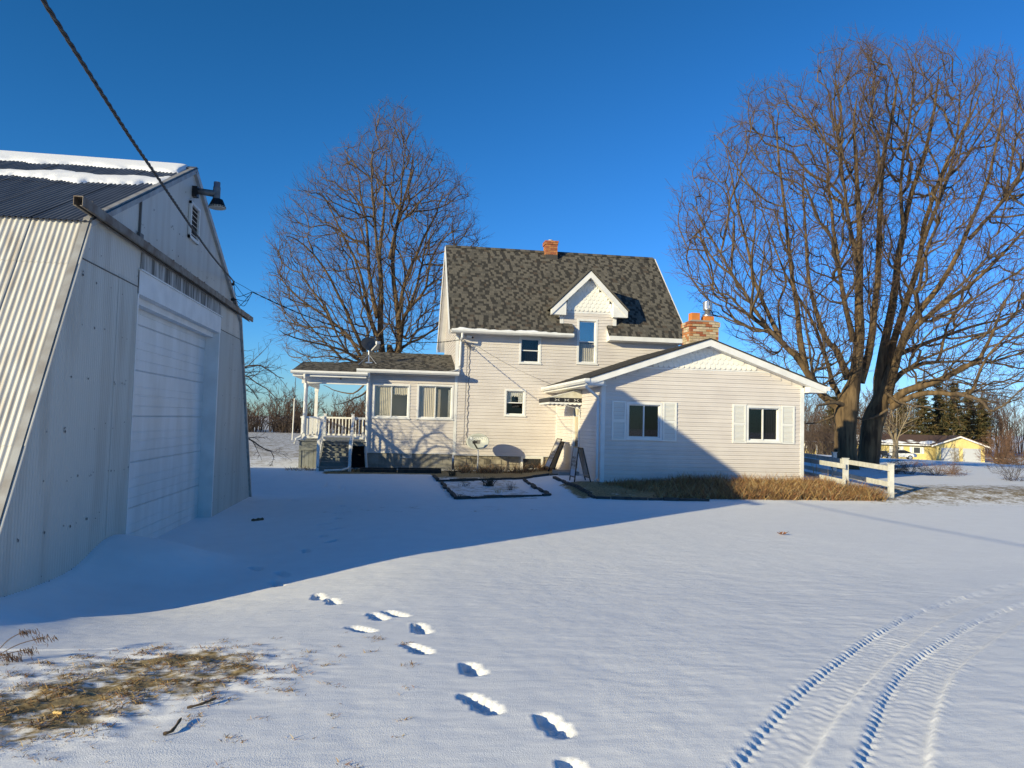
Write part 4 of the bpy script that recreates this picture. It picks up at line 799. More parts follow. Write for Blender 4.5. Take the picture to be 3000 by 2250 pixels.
# low dark planter timbers along the porch foundation
for (a, b, yy, h) in ((-1.05, .12, HY-1.55, .10), (.16, 1.55, HY-1.65, .12)):
    tag(MB().box(a, b, yy-.09, yy+.09, -.4, -.14+h).box(a, b, yy+.10, yy+.26, -.4, -.10+h).build('landscape_timber', M('dark_timber', (.055, .048, .04), .9, (.03, .027, .024), 9, bump=.4)), 'dark landscape timber laid below the porch room, %s' % ('beside the steps' if a < 0 else 'towards the garden bed'), 'timber', 'landscape timbers below the porch')
# ---------------------------------------------------------------- bare trees
def unit(a): return a/(np.linalg.norm(a, axis=-1, keepdims=True)+1e-9)
class Tubes:
    """collects tapered poly-lines (n, k, 3) and turns them into one mesh"""
    def __init__(s): s.V = []; s.Q = []; s.M = []; s.n = 0
    def add(s, P, Rr, sides=3, m=0):
        n, k, _ = P.shape; T = np.empty_like(P); T[:, 1:-1] = P[:, 2:]-P[:, :-2]; T[:, 0] = P[:, 1]-P[:, 0]; T[:, -1] = P[:, -1]-P[:, -2]; T = unit(T)
        ref = np.where(np.abs(T[:, :1, 2:3]) > .9, np.array([1., .2, 0]), np.array([.13, .21, 1.])); U = unit(np.cross(T, np.broadcast_to(ref, T.shape))); W = np.cross(T, U)
        a = np.arange(sides)*2*np.pi/sides; V = P[:, :, None]+Rr[:, :, None, None]*(U[:, :, None]*np.cos(a)[:, None]+W[:, :, None]*np.sin(a)[:, None])
        i = np.arange(n)[:, None, None]*k*sides+np.arange(k-1)[None, :, None]*sides; j = np.arange(sides)[None, None]; j2 = (j+1) % sides
        Q = np.stack(np.broadcast_arrays(i+j, i+j2, i+sides+j2, i+sides+j), -1).reshape(-1, 4)+s.n
        s.V.append(V.reshape(-1, 3)); s.Q.append(Q); s.M.append(np.full(len(Q), m)); s.n += n*k*sides; return s
    def mesh(s, name, mats): return raw_mesh(name, np.concatenate(s.V), np.concatenate(s.Q), mats, np.concatenate(s.M) if len(mats) > 1 else None, True)
def spawn(P, L, Rr, m, t0, t1, ratio, ang, up, k, rmul, g, wig=.06, rmin=.0, taper=.55, flat=0.):
    """children of poly-lines P (n,K,3): m each; returns poly-lines, lengths, radii"""
    n, K, _ = P.shape; t = t0+(t1-t0)*(np.arange(m)[None]+g.random((n, m)))/m; f = t*(K-1); i = np.minimum(f.astype(int), K-2); w = (f-i)[..., None]; a = np.arange(n)[:, None]
    S = P[a, i]*(1-w)+P[a, i+1]*w; T = unit(P[a, i+1]-P[a, i]); r = Rr[a, i]*(1-w[..., 0])+Rr[a, i+1]*w[..., 0]
    V = g.normal(size=T.shape); V[..., 2] *= .8; V = unit(V-(V*T).sum(-1, keepdims=True)*T); th = R(ang)*(.65+.7*g.random((n, m, 1)))
    D = T*np.cos(th)+V*np.sin(th); D[..., 2] += up*.5; D = unit(D); Lc = L[:, None]*ratio*(.55+.8*g.random((n, m)))*(1.18-taper*t-.15*(t < .25))
    s = np.linspace(0, 1, k)[None, None, :, None]; J = np.cumsum(g.normal(size=(n, m, k, 3)), 2)*wig*np.array([1, 1, .7]); J -= J[:, :, :1]
    C = S[:, :, None]+Lc[..., None, None]*(D[:, :, None]*s+np.array([0, 0, 1.])*up*.55*s*s+J*s**.5/ k**.5)
    rc = np.maximum(np.minimum(r*rmul, r*.9), rmin); Rc = rc[..., None]*(1-.72*np.linspace(0, 1, k))
    return C.reshape(-1, k, 3), Lc.ravel(), Rc.reshape(-1, k)
def grow(limbs, g, spec, subs=0):
    """limbs: list of (points, r0, r1); spec: per level (children, t0, t1, ratio, angle, up, k, rmul, rmin)"""
    K = 14; P = []; Rr = []
    for pts, r0, r1 in limbs:
        c = curve(pts, K); j = np.cumsum(g.normal(size=(K, 3)), 0)*.035; j -= np.linspace(0, 1, K)[:, None]*j[-1]; P.append(c+j*np.linspace(0, 1, K)[:, None]**.3); Rr.append(r0+(r1-r0)*np.linspace(0, 1, K)**.85)
    P = np.array(P); Rr = np.array(Rr); L = np.linalg.norm(np.diff(P, axis=1), axis=2).sum(1); levels = [(P, L, Rr)]
    if subs:                                   # big secondary limbs, which branch like the main ones
        p, l, r = spawn(P, L, Rr, subs, .10, .80, .48, 34, .45, K, .50, g, wig=.05, rmin=.022, taper=.72); main = (P, L, Rr); levels = [(np.concatenate([P, p]), np.concatenate([L*.72, l*1.25]), np.concatenate([Rr, r]))]
    for (m, t0, t1, ratio, ang, up, k, rmul, rmin) in spec:
        p, l, r = levels[-1]; q = spawn(p, l, r, m, t0, t1, ratio, ang, up, k, rmul, g, rmin=rmin); levels.append(q)
    return levels
def build_tree(name, loc, trunk, limbs, spec, label, seed, group=None, limb_parts=True, mats=(BARKL, TWIG, TWIGR), trunk_m=BARK, cat='tree', subs=0):
    g = np.random.default_rng(seed); t = thing(name, loc, label, cat, group); lv = grow(limbs, g, spec, subs)
    if trunk is not None:
        P, rad = trunk; K = 26; c = curve(P, K); rr_ = np.interp(np.linspace(0, 1, K), np.linspace(0, 1, len(rad)), rad); N = 22; V = []
        for i in range(K):
            for j in range(N):
                a = 2*math.pi*j/N; fl = 1+.10*math.sin(a*5+seed)*max(0, 1-i/7)+.05*math.sin(a*3+i*.35)+.02*g.normal(); V.append(c[i]+np.array([math.cos(a), math.sin(a), 0])*rr_[i]*fl)
        Q = [(i*N+j, i*N+(j+1) % N, (i+1)*N+(j+1) % N, (i+1)*N+j) for i in range(K-1) for j in range(N)]
        put('trunk', raw_mesh('trunk', np.array(V), np.array(Q), trunk_m), t)
    P, L, Rr = lv[0]
    if limb_parts:
        for i in range(len(P)): put('limb', Tubes().add(P[i:i+1], Rr[i:i+1], 9).mesh('limb', [BARK if Rr[i, 0] > .12 else mats[0]]), t)
    tb = Tubes()
    if not limb_parts: tb.add(P, Rr, 6, 0)
    for i, (p, l, r) in enumerate(lv[1:]): tb.add(p, r, 5 if i == 0 else (4 if i == 1 else 3), 0 if i == 0 else (1 if i < 2 else 2))
    put('crown', tb.mesh('crown', list(mats)), t); return t
def at(px, py, base, dep=0.):
    """pixel -> point at the depth of a tree standing at base, moved dep metres further away"""
    d = ray(px, py); h = d[:2]; dist = math.hypot(base[0], base[1])+dep; return CAMP+d*(dist/np.linalg.norm(h))
def limb(base, pix, d0, d1, r0, r1):
    n = len(pix); (xa, ya), (xb, yb_) = pix[-2:]; pix = pix[:-1]+[(xa+.62*(xb-xa), ya+.62*(yb_-ya))]
    return ([at(a, b, base, d0+(d1-d0)*i/(n-1)) for i, (a, b) in enumerate(pix)], r0, r1)
# crowns: points scattered through the crown's volume are joined to the limbs by shortest, least bent paths
def in_poly(P, poly):
    x, y = P[:, 0], P[:, 1]; r = np.zeros(len(P), bool); q = np.array(poly, float); j = len(q)-1
    for i in range(len(q)):
        c = ((q[i, 1] > y) != (q[j, 1] > y)) & (x < (q[j, 0]-q[i, 0])*(y-q[i, 1])/(q[j, 1]-q[i, 1]+1e-9)+q[i, 0]); r ^= c; j = i
    return r
def edge_dist(P, poly):
    q = np.array(poly, float); d = np.full(len(P), 1e9)
    for a, b in zip(q, np.roll(q, -1, 0)):
        t = np.clip(((P-a)@(b-a))/((b-a)@(b-a)), 0, 1); d = np.minimum(d, np.linalg.norm(P-a-t[:, None]*(b-a), axis=1))
    return d
def crown_points(base, poly, n, thick, g):
    q = np.array(poly, float); lo, hi = q.min(0), q.max(0); P = lo+(hi-lo)*g.random((n*4, 2)); P = P[in_poly(P, poly)]; e = edge_dist(P, poly); k = g.random(len(P)) < .35+.65*np.clip((e+25*g.random(len(P)))/70, 0, 1); P, e = P[k][:n], e[k][:n]
    T = thick*np.sqrt(np.clip(e/e.max(), .02, 1)); u = g.uniform(-1, 1, len(P)); u = np.sign(u)*np.abs(u)**.8
    return np.array([at(a, b, base, d) for (a, b), d in zip(P, u*T)])
def crown_graph(limbs, U, g, bf=.26, kb=1.2):
    pos = []; par = []; path = []; dr = []; rad = []; K = 16; P = []
    for pts, r0, r1 in limbs:
        c = curve(pts, K); j = np.cumsum(g.normal(size=(K, 3)), 0)*.03; c = c+(j-np.linspace(0, 1, K)[:, None]*j[-1])*np.linspace(0, 1, K)[:, None]**.3; rr_ = r0+(r1-r0)*np.linspace(0, 1, K)**.8; P.append((c, rr_)); l = 0.
        for i in range(K):
            l += np.linalg.norm(c[i]-c[i-1]) if i else 0; pos.append(c[i]); par.append(-1); path.append(l+np.linalg.norm(c[0]-limbs[0][0][0])*.6); dr.append(unit(c[min(i+1, K-1)]-c[max(i-1, 0)])); rad.append(rr_[i])
    n0 = len(pos); n = len(U); N = n0+n; POS = np.zeros((N, 3)); POS[:n0] = pos; PA = np.full(N, -1); PL = np.zeros(N); PL[:n0] = path; DR = np.zeros((N, 3)); DR[:n0] = dr
    best = np.full(n, 1e9); bp = np.zeros(n, int); live = np.ones(n, bool)
    def relax(j):
        v = U-POS[j]; d = np.linalg.norm(v, axis=1)+1e-6; c = (v@DR[j])/d; cost = d*(1+kb*(1-c))+bf*PL[j]; m = cost < best; best[m] = cost[m]; bp[m] = j
    for j in range(n0):
        if j % K > 2: relax(j)
    for k in range(n):
        i = int(np.argmin(np.where(live, best, 1e12))); j = n0+k; live[i] = False; p = bp[i]; POS[j] = U[i]; PA[j] = p; v = U[i]-POS[p]; d = np.linalg.norm(v); PL[j] = PL[p]+d; DR[j] = unit(v/(d+1e-9)*.75+DR[p]*.25); relax(j)
    return P, POS, PA, DR, n0, np.array(rad)
def maple(name, loc, trunk, limbs, poly, n, thick, label, seed, group=None, tw=2):
    g = np.random.default_rng(seed); t = thing(name, loc, label, 'tree', group); P, rad = trunk; K = 26; c = curve(P, K); rr_ = np.interp(np.linspace(0, 1, K), np.linspace(0, 1, len(rad)), rad); N = 22; V = []
    for i in range(K):
        for j in range(N):
            a = 2*math.pi*j/N; fl = 1+.10*math.sin(a*5+seed)*max(0, 1-i/7)+.06*math.sin(a*3+i*.35)+.035*math.sin(a*9+i*.2)+.02*g.normal(); V.append(c[i]+np.array([math.cos(a), math.sin(a), 0])*rr_[i]*fl)
    put('trunk', raw_mesh('trunk', np.array(V), np.array([(i*N+j, i*N+(j+1) % N, (i+1)*N+(j+1) % N, (i+1)*N+j) for i in range(K-1) for j in range(N)]), BARK), t)
    U = crown_points(np.array(loc), poly, n, thick, g); LP, POS, PA, DR, n0, lr = crown_graph(limbs, U, g); M_ = len(POS)
    for (c, r) in LP: put('limb', Tubes().add(c[None], r[None], 9).mesh('limb', [BARK if r[0] > .12 else BARKL]), t)
    A = np.full(M_, .0085**2.25); kids = [[] for _ in range(M_)]
    for j in range(M_-1, n0-1, -1):
        A[PA[j]] += A[j]; kids[PA[j]].append(j)
    rad = np.minimum(A**(1/2.25), .11); rad[:n0] = np.minimum(rad[:n0], lr*.8)
    tb = Tubes(); groups = {}
    for j in range(n0, M_):
        p = PA[j]
        if p < n0 or max(kids[p], key=lambda q: A[q]) != j:
            ch = [p, j]
            while kids[ch[-1]]: ch.append(max(kids[ch[-1]], key=lambda q: A[q]))
            pts = POS[ch]; r = rad[ch].copy(); r[0] = min(r[0], r[1]*1.15); r[-1] *= .6; k = 4 if len(ch) <= 3 else (8 if len(ch) <= 6 else 16)
            if len(ch) == 2: pts = np.array([pts[0], pts[0]*.5+pts[1]*.5+DR[p]*.08*np.linalg.norm(pts[1]-pts[0])+g.normal(size=3)*.02, pts[1]]); r = np.array([r[0], (r[0]+r[1])/2, r[1]])
            groups.setdefault(k, []).append((curve(pts, k), np.interp(np.linspace(0, 1, k), np.linspace(0, 1, len(r)), r)))
    for k, L in groups.items(): tb.add(np.array([a for a, _ in L]), np.array([b for _, b in L]), 4, 0)
    B = np.repeat(POS[n0:], tw, 0); D = np.repeat(DR[n0:], tw, 0); PP = np.repeat(POS[PA[n0:]], tw, 0); f = g.random((len(B), 1))*.8; S = B*(1-f)+PP*f; D = unit(D*.9+g.normal(size=B.shape)*.45+np.array([0, 0, .25])); ln = .32+.60*g.random((len(B), 1))
    mid = S+D*ln*.5+g.normal(size=B.shape)*.02; end = S+D*ln+np.array([0, 0, .06])*ln+g.normal(size=B.shape)*.04; Tw = np.stack([S, mid, end], 1); tb.add(Tw, np.full(Tw.shape[:2], 1.)*np.array([.0070, .0055, .0030]), 3, 1)
    D2 = unit(D+g.normal(size=D.shape)*.6); Tw = np.stack([mid, mid+D2*ln*.6], 1); tb.add(Tw, np.full(Tw.shape[:2], 1.)*np.array([.0055, .0030]), 3, 2)
    put('crown', tb.mesh('crown', [BARKL, TWIG, TWIGR]), t); return t
# --- big twin trees right of the house
TA = gpx(2478, 1374, -.02); TA[2] = gzf(*TA[:2]); TB = np.array([20.9, 30.5, 0.]); TB[2] = gzf(*TB[:2])
b = TA; LA = [limb(b, [(2470, 1200), (2420, 1165), (2378, 1105), (2330, 1035), (2300, 1010), (2258, 922), (2218, 822), (2185, 690), (2150, 547), (2128, 441)], 0, -1.5, .20, .02),
      limb(b, [(2360, 1080), (2345, 990), (2337, 889), (2311, 723), (2291, 533), (2280, 388), (2284, 292)], -.3, .6, .16, .018),
      limb(b, [(2300, 1010), (2250, 960), (2180, 850), (2110, 740), (2040, 620), (2000, 582)], -.8, -2, .10, .015), limb(b, [(2340, 1040), (2280, 1000), (2200, 930), (2100, 870), (2020, 840)], .5, 2.5, .09, .014),
      limb(b, [(2485, 1110), (2450, 1030), (2417, 988), (2377, 856), (2364, 700), (2352, 529), (2350, 424)], .2, 1.8, .17, .016), limb(b, [(2500, 1140), (2517, 1000), (2517, 860), (2517, 723), (2510, 533), (2503, 362), (2520, 217)], .1, .4, .27, .02),
      limb(b, [(2520, 1120), (2550, 1010), (2570, 822), (2576, 591), (2596, 416), (2625, 248), (2640, 186)], .4, 1.5, .20, .02), limb(b, [(2500, 1000), (2470, 850), (2440, 640), (2420, 450), (2400, 300)], 0, -2.2, .13, .016),
      limb(b, [(2515, 800), (2480, 620), (2455, 450), (2440, 292), (2452, 212)], .3, 2.6, .10, .014), limb(b, [(2480, 1190), (2440, 1180), (2400, 1190), (2365, 1230)], -.2, -2.2, .10, .015),
      limb(b, [(2470, 1180), (2440, 1120), (2420, 1050), (2380, 940), (2300, 800), (2240, 640), (2215, 494)], .4, 3.5, .13, .015), limb(b, [(2480, 1200), (2430, 1225), (2380, 1240), (2300, 1230)], .4, 3.0, .08, .012)]
b = TB; LB = [limb(b, [(2580, 1190), (2575, 1100), (2616, 889), (2636, 723), (2663, 591), (2716, 416), (2745, 265), (2752, 177)], .0, .6, .26, .02),
      limb(b, [(2600, 1170), (2636, 1021), (2682, 922), (2762, 823), (2828, 690), (2890, 538), (2930, 371), (2945, 265)], 0, -1.2, .20, .018), limb(b, [(2590, 1120), (2630, 960), (2689, 776), (2722, 624), (2775, 475), (2848, 328), (2890, 230)], .3, 1.6, .19, .018),
      limb(b, [(2640, 1010), (2690, 950), (2749, 902), (2861, 822), (2961, 723), (3040, 620), (3110, 512)], 0, -1.8, .15, .016), limb(b, [(2610, 1180), (2660, 1145), (2743, 1118), (2806, 1087), (2870, 1052), (2901, 995), (2940, 900), (2990, 800)], -.2, -2.6, .20, .018),
      limb(b, [(2615, 1120), (2650, 1085), (2711, 1064), (2749, 1052), (2775, 963), (2822, 880), (2890, 760)], .2, 1.8, .14, .016), limb(b, [(2610, 1195), (2670, 1160), (2740, 1145), (2800, 1152), (2842, 1140), (2856, 1100), (2900, 1030), (2990, 950), (3090, 880)], -.4, -3.2, .15, .016),
      limb(b, [(2800, 1152), (2870, 1172), (2901, 1200), (2940, 1185), (3000, 1137), (3080, 1080)], -1.8, -4, .09, .014), limb(b, [(2700, 720), (2760, 564), (2800, 424), (2815, 283), (2810, 204)], .3, 2.0, .10, .014),
      limb(b, [(2840, 700), (2930, 591), (3010, 494), (3080, 371)], -.5, 1.5, .09, .014), limb(b, [(2650, 700), (2640, 547), (2660, 388), (2680, 256), (2672, 186)], .3, -1.8, .10, .014), limb(b, [(2630, 1040), (2720, 1000), (2830, 960), (2950, 930), (3060, 900)], .5, 4, .12, .014),
      limb(b, [(2595, 1150), (2640, 1180), (2720, 1190), (2800, 1215)], -.3, -3.5, .07, .010), limb(b, [(2600, 1200), (2540, 1225), (2500, 1215), (2480, 1195)], -.4, -1.6, .06, .01)]
PA_ = [(1966, 643), (1980, 557), (2033, 491), (2072, 431), (2125, 338), (2178, 265), (2251, 232), (2324, 226), (2351, 262), (2360, 190), (2404, 140), (2497, 108), (2563, 130), (2610, 130), (2610, 700), (2560, 1050), (2480, 1120), (2400, 1180), (2300, 1160), (2200, 1040), (2120, 960), (2050, 900), (1985, 830), (1960, 740)]
PB_ = [(2510, 118), (2563, 130), (2629, 118), (2722, 95), (2788, 130), (2828, 176), (2908, 128), (2961, 165), (3010, 235), (3080, 330), (3140, 480), (3170, 650), (3160, 850), (3130, 1000), (3060, 1130), (2960, 1200), (2860, 1210), (2760, 1180), (2680, 1120), (2600, 1050), (2530, 900), (2510, 500)]
maple('maple_tree', tuple(TA), ([at(2480, 1400, TA), at(2477, 1330, TA), at(2475, 1260, TA), at(2480, 1200, TA), at(2496, 1140, TA), at(2512, 1080, TA)], [.62, .45, .42, .46, .34, .12]), LA, PA_, 3500, 5.0, 'huge bare tree with sunlit trunk, left one of the pair right of the house', 101, 'two big bare trees right of the house')
maple('maple_tree', tuple(TB), ([at(2538, 1425, TB), at(2543, 1350, TB), at(2550, 1270, TB), at(2564, 1215, TB), at(2588, 1150, TB), at(2606, 1070, TB)], [.60, .46, .44, .46, .32, .12]), LB, PB_, 3700, 5.5, 'huge bare tree with dark shaded trunk, right one of the pair right of the house', 102, 'two big bare trees right of the house')
# --- tall bare tree behind the porch
TL = np.array([-.15, 39.5, 0.]); TL[2] = gzf(*TL[:2]); b = TL
LL = [limb(b, [(1141, 1095), (1118, 1010), (1120, 856), (1117, 750), (1128, 660), (1134, 525), (1132, 394)], 0, .5, .22, .02), limb(b, [(1141, 1095), (1166, 1010), (1160, 900), (1150, 802), (1155, 682), (1177, 614), (1204, 502), (1215, 419)], .2, 1.2, .20, .018),
      limb(b, [(1141, 1095), (1112, 1000), (1090, 938), (1052, 775), (1004, 682), (960, 592), (917, 547)], 0, -1.2, .14, .016), limb(b, [(1141, 1095), (1085, 1060), (1047, 990), (1004, 884), (944, 775), (879, 705), (812, 683)], -.2, -2, .14, .016),
      limb(b, [(1141, 1095), (1070, 1060), (1020, 985), (960, 932), (879, 873), (815, 815), (770, 800)], .2, 1.8, .12, .014), limb(b, [(1141, 1095), (1172, 1010), (1180, 938), (1199, 900), (1242, 857), (1259, 775), (1297, 705), (1370, 645)], 0, -1.6, .15, .016),
      limb(b, [(1168, 940), (1188, 829), (1242, 705), (1286, 614), (1313, 525)], .3, 1.5, .13, .016), limb(b, [(1105, 930), (1080, 802), (1074, 660), (1047, 525), (1025, 480)], .2, 1.8, .13, .014),
      limb(b, [(1141, 1095), (1100, 1120), (1069, 1154), (1020, 1175), (956, 1193)], -.2, -2.4, .10, .012), limb(b, [(1141, 1095), (1090, 1100), (1040, 1150), (985, 1142), (925, 1120)], .2, 2, .08, .012), limb(b, [(1141, 1095), (1060, 1060), (1000, 1030), (917, 1008), (845, 985), (800, 955)], 0, -2.8, .10, .012),
      limb(b, [(1141, 1095), (1180, 1020), (1242, 985), (1290, 938), (1345, 880), (1400, 830)], .2, 2.2, .10, .012), limb(b, [(1140, 760), (1165, 627), (1175, 494), (1180, 403)], 0, -1.5, .10, .012), limb(b, [(1115, 800), (1095, 643), (1090, 502), (1100, 419)], -.1, -2, .10, .012),
      limb(b, [(1141, 1095), (1060, 1020), (980, 960), (890, 950), (820, 900), (785, 880)], -.4, .6, .08, .012), limb(b, [(1200, 900), (1230, 800), (1250, 660), (1255, 544)], .2, 2.6, .09, .012), limb(b, [(1141, 1095), (1050, 1080), (970, 1090), (890, 1070), (830, 1040)], .3, 2.6, .07, .010)]
PL_ = [(1107, 300), (1172, 300), (1221, 358), (1264, 417), (1313, 477), (1356, 520), (1389, 596), (1408, 672), (1418, 700), (1395, 780), (1365, 880), (1310, 970), (1230, 1030), (1150, 1060), (1060, 1060), (960, 1090), (850, 1050), (800, 960), (785, 880), (785, 780), (775, 705), (825, 629), (868, 535), (920, 492), (995, 422), (1058, 404), (1090, 335)]
maple('maple_tree', tuple(TL), ([TL+[0, 0, -.3], TL+[.0, 0, 2], TL+[.05, 0, 4], at(1140, 1010, TL)], [.75, .6, .55, .10]), LL, PL_, 3400, 5.0, 'tall egg-shaped bare tree standing behind the porch, left of the house', 103)
# --- tangled apple tree beside the barn
AT = np.array([-5.6, 22.3, 0.]); AT[2] = gzf(*AT[:2]); g = np.random.default_rng(5); lim = []
for i in range(13):
    a = R(-70+i*28+g.normal()*6); l = 1.4+g.random()*.7; h = 2.3+g.random()*.6; dr = -.4*g.random()+.8*(i % 3 == 0)
    lim.append(([AT+[0, 0, 1.7], AT+[math.cos(a)*l*.4, math.sin(a)*l*.4, h+.25], AT+[math.cos(a)*l*.8, math.sin(a)*l*.8, h+.35+dr*.6], AT+[math.cos(a)*l*1.15, math.sin(a)*l*1.15, h+dr-.25]], .045, .010))
lim.append(([AT+[.1, 0, 1.4], AT+[1.0, .1, 1.55], AT+[1.6, .2, 1.2], AT+[2.2, .25, .75]], .05, .01))
build_tree('apple_tree', tuple(AT), ([AT+[0, 0, -.2], AT+[.05, 0, .9], AT+[0, 0, 1.8]], [.2, .14, .13]), lim, [(7, .15, 1, .38, 50, .10, 5, .55, .008), (5, .1, 1, .45, 48, .05, 3, .6, .0055), (3, .2, 1, .5, 45, .02, 2, .7, .0045)], 'dark tangled apple tree half hidden behind the barn wall', 104, mats=(TWIGD, TWIGD, TWIGD), trunk_m=TWIGD, limb_parts=False)
# ---------------------------------------------------------------- far left hedgerow, far woods
def brush(name, spots, seed, label, cat, spec=((7, .12, 1, .42, 40, .10, 4, .6, .018), (5, .1, 1, .5, 40, .06, 2, .7, .016)), mats=(TWIGD, TWIG, TWIGR), stems=(5, 9), lean=.35, r=.045, kind='stuff'):
    """one mass of bare shrubs; spots: (x, y, height)"""
    g = np.random.default_rng(seed); lim = []
    for (sx, sy, h) in spots:
        z = gzf(sx, sy)
        for _ in range(g.integers(*stems)):
            a = g.random()*6.28; l = h*(.6+.45*g.random()); e = lean*g.random()*l; p = np.array([sx+g.normal()*.5, sy+g.normal()*.5, z-.1]); lim.append(([p, p+[math.cos(a)*e*.25, math.sin(a)*e*.25, l*.4], p+[math.cos(a)*e*.6, math.sin(a)*e*.6, l*.75], p+[math.cos(a)*e, math.sin(a)*e, l]], r*(.6+.6*g.random()), .012))
    lv = grow(lim, g, spec); tb = Tubes()
    for i, (p, l, rr_) in enumerate(lv): tb.add(p[:, ::3] if i == 0 else p, rr_[:, ::3] if i == 0 else rr_, 4 if i == 0 else 3, min(i, 2))
    return tag(put(name, tb.mesh(name, list(mats))), label, cat, kind=kind)
rr = random.Random(31); sp = []
for i in range(60): sp.append((rr.uniform(-36, 8), rr.uniform(94, 112), rr.uniform(2.6, 5.2)))
brush('hedgerow', sp, 41, 'brown tangled hedgerow along the far edge of the left field', 'hedgerow', r=.07, spec=((7, .12, 1, .42, 40, .10, 3, .6, .03), (5, .1, 1, .5, 40, .06, 2, .7, .028)))
sp = [(rr.uniform(-36, 6), rr.uniform(92, 96), rr.uniform(1.2, 2.4)) for i in range(45)]
brush('undergrowth', sp, 42, 'low dark undergrowth at the foot of the far hedgerow', 'bushes', mats=(TWIGD, TWIGD, TWIGD), stems=(7, 10), lean=.7, spec=((6, .1, 1, .45, 42, .08, 3, .7, .028), (4, .1, 1, .55, 40, .05, 2, .8, .026)))
def polar(px, dist, py=None):
    d = ray(px, 1240); h = d[:2]/np.linalg.norm(d[:2]); p = h*dist; return np.array([p[0], p[1], gzf(*p)])
sp = []
for i in range(150):
    p = polar(rr.uniform(2240, 3150), rr.uniform(172, 215)); sp.append((p[0], p[1], rr.uniform(8, 15)))
brush('far_woods', sp, 43, 'brown bare woods behind the yellow house', 'woods', r=.14, stems=(2, 4), lean=.3, spec=((11, .2, 1, .26, 38, .25, 4, .55, .035), (6, .2, 1, .42, 36, .1, 2, .7, .034)))
sp = []
for i in range(34):
    p = polar(rr.uniform(2240, 2560), rr.uniform(95, 140)); sp.append((p[0], p[1], rr.uniform(3, 6.5)))
brush('far_thicket', sp, 44, 'dark thicket beyond the big trees, left of the yellow house', 'thicket', r=.07, mats=(TWIGD, TWIGD, TWIG))
# pines behind the yellow house
NEED = [M('pine_needles', (.058, .056, .022), .9), M('pine_needles_bronze', (.13, .092, .035), .9)]
def pine(px, dist, h, label, seed):
    g = np.random.default_rng(seed); p = polar(px, dist); t = thing('pine_tree', tuple(p), label, 'pine tree', 'pines behind the yellow house')
    put('trunk', Tubes().add(np.array([[p-[0, 0, .3], p+[0, 0, h*.5], p+[0, 0, h*.97]]]), np.array([[.24, .17, .04]]), 7).mesh('trunk', [M('pine_bark', (.16, .11, .085), .9)]), t)
    V = []; Q = []; mi = []
    z = h*.20
    while z < h:
        rad = max(.35, (h-z)/h*h*.26+.3); nb = 7
        for k in range(nb):
            if g.random() < .16: continue
            a = g.random()*6.28; l = rad*(.55+.6*g.random())
            for q in range(int(7+l*7)):
                s = .2+.85*g.random(); c = p+np.array([math.cos(a)*l*s, math.sin(a)*l*s, z-.10*l*s+.22*l*s*s])+g.normal(size=3)*[.30, .30, .13]; m = 0 if g.random() < .6 else 1
                for _ in range(3):
                    d1 = unit(g.normal(size=3)*[1, 1, .35])*(.22+.2*g.random()); d2 = unit(g.normal(size=3)*[1, 1, .5])*.10; n = len(V); V += [c-d1-d2, c+d1-d2*.4, c+d1*.9+d2, c-d1*.8+d2]; Q.append((n, n+1, n+2, n+3)); mi.append(m)
        z += h*.042
    put('crown', raw_mesh('crown', np.array(V), np.array(Q), NEED, mi, False), t)
for i, (px, di, h, lab) in enumerate([(2440, 168, 11, 'dark pine farthest left, seen beside the sunlit trunk'), (2640, 176, 13, 'pine above the brown roof, just right of the dark trunk'), (2700, 165, 14, 'tall pine behind the middle of the yellow house'), (2752, 172, 14, 'broad pine left of the yellow garage gable'),
                                      (2795, 160, 13.5, 'tallest bronze green pine behind the yellow garage gable'), (2838, 174, 13, 'pine right of the yellow garage gable peak'), (2878, 168, 11, 'short pine farthest right behind the round brown bush')]): pine(px, di, h, lab, 200+i)
# ---------------------------------------------------------------- yellow ranch house across the road
RP = polar(2813, 138); fw = RP[:2]/np.linalg.norm(RP[:2]); RA = math.atan2(fw[1], fw[0])-math.pi/2+R(7)
ranch = thing('ranch_house', tuple(RP), 'distant yellow ranch house with brown roof and a double garage gable', 'house')
def RWp(u, d, z): return (RP[0]+u*math.cos(RA)-d*math.sin(RA), RP[1]+u*math.sin(RA)+d*math.cos(RA), RP[2]+z)
def rbox(mb, u0, u1, d0, d1, z0, z1): return mb.hexa([RWp(u0, d0, z0), RWp(u1, d0, z0), RWp(u1, d1, z0), RWp(u0, d1, z0), RWp(u0, d0, z1), RWp(u1, d0, z1), RWp(u1, d1, z1), RWp(u0, d1, z1)])
YEL = M('yellow_siding', (.62, .50, .20), .6, (.56, .45, .18), 2); BRR = M('brown_roof', (.105, .062, .045), .9, (.08, .05, .04), 5)
w = MB(); rbox(w, -3.3, 3.3, 0, 7, -.4, 2.55); w.prism([(-3.3, 2.55), (3.3, 2.55), (0, 3.75)], lambda u, v, d: RWp(u, d, v), 0, .1); w.build('wall', YEL, ranch)
rbox(MB(), -26, -3.3, 3.0, 10, -.4, 2.5).build('wall', YEL, ranch)
MB().slab([RWp(-4.0, -.5, 2.38), RWp(0, -.5, 3.95), RWp(0, 10, 3.95), RWp(-4.0, 10, 2.38)], -.12).slab([RWp(0, -.5, 3.95), RWp(4.0, -.5, 2.38), RWp(4.0, 10, 2.38), RWp(0, 10, 3.95)], -.12).slab([RWp(-26.5, 2.3, 2.42), RWp(-2.0, 2.3, 2.42), RWp(-1, 6.5, 4.0), RWp(-26.5, 6.5, 4.0)], .12).slab([RWp(-26.5, 6.5, 4.0), RWp(-1, 6.5, 4.0), RWp(-2, 10.8, 2.4), RWp(-26.5, 10.8, 2.4)], .12).build('roof', BRR, ranch)
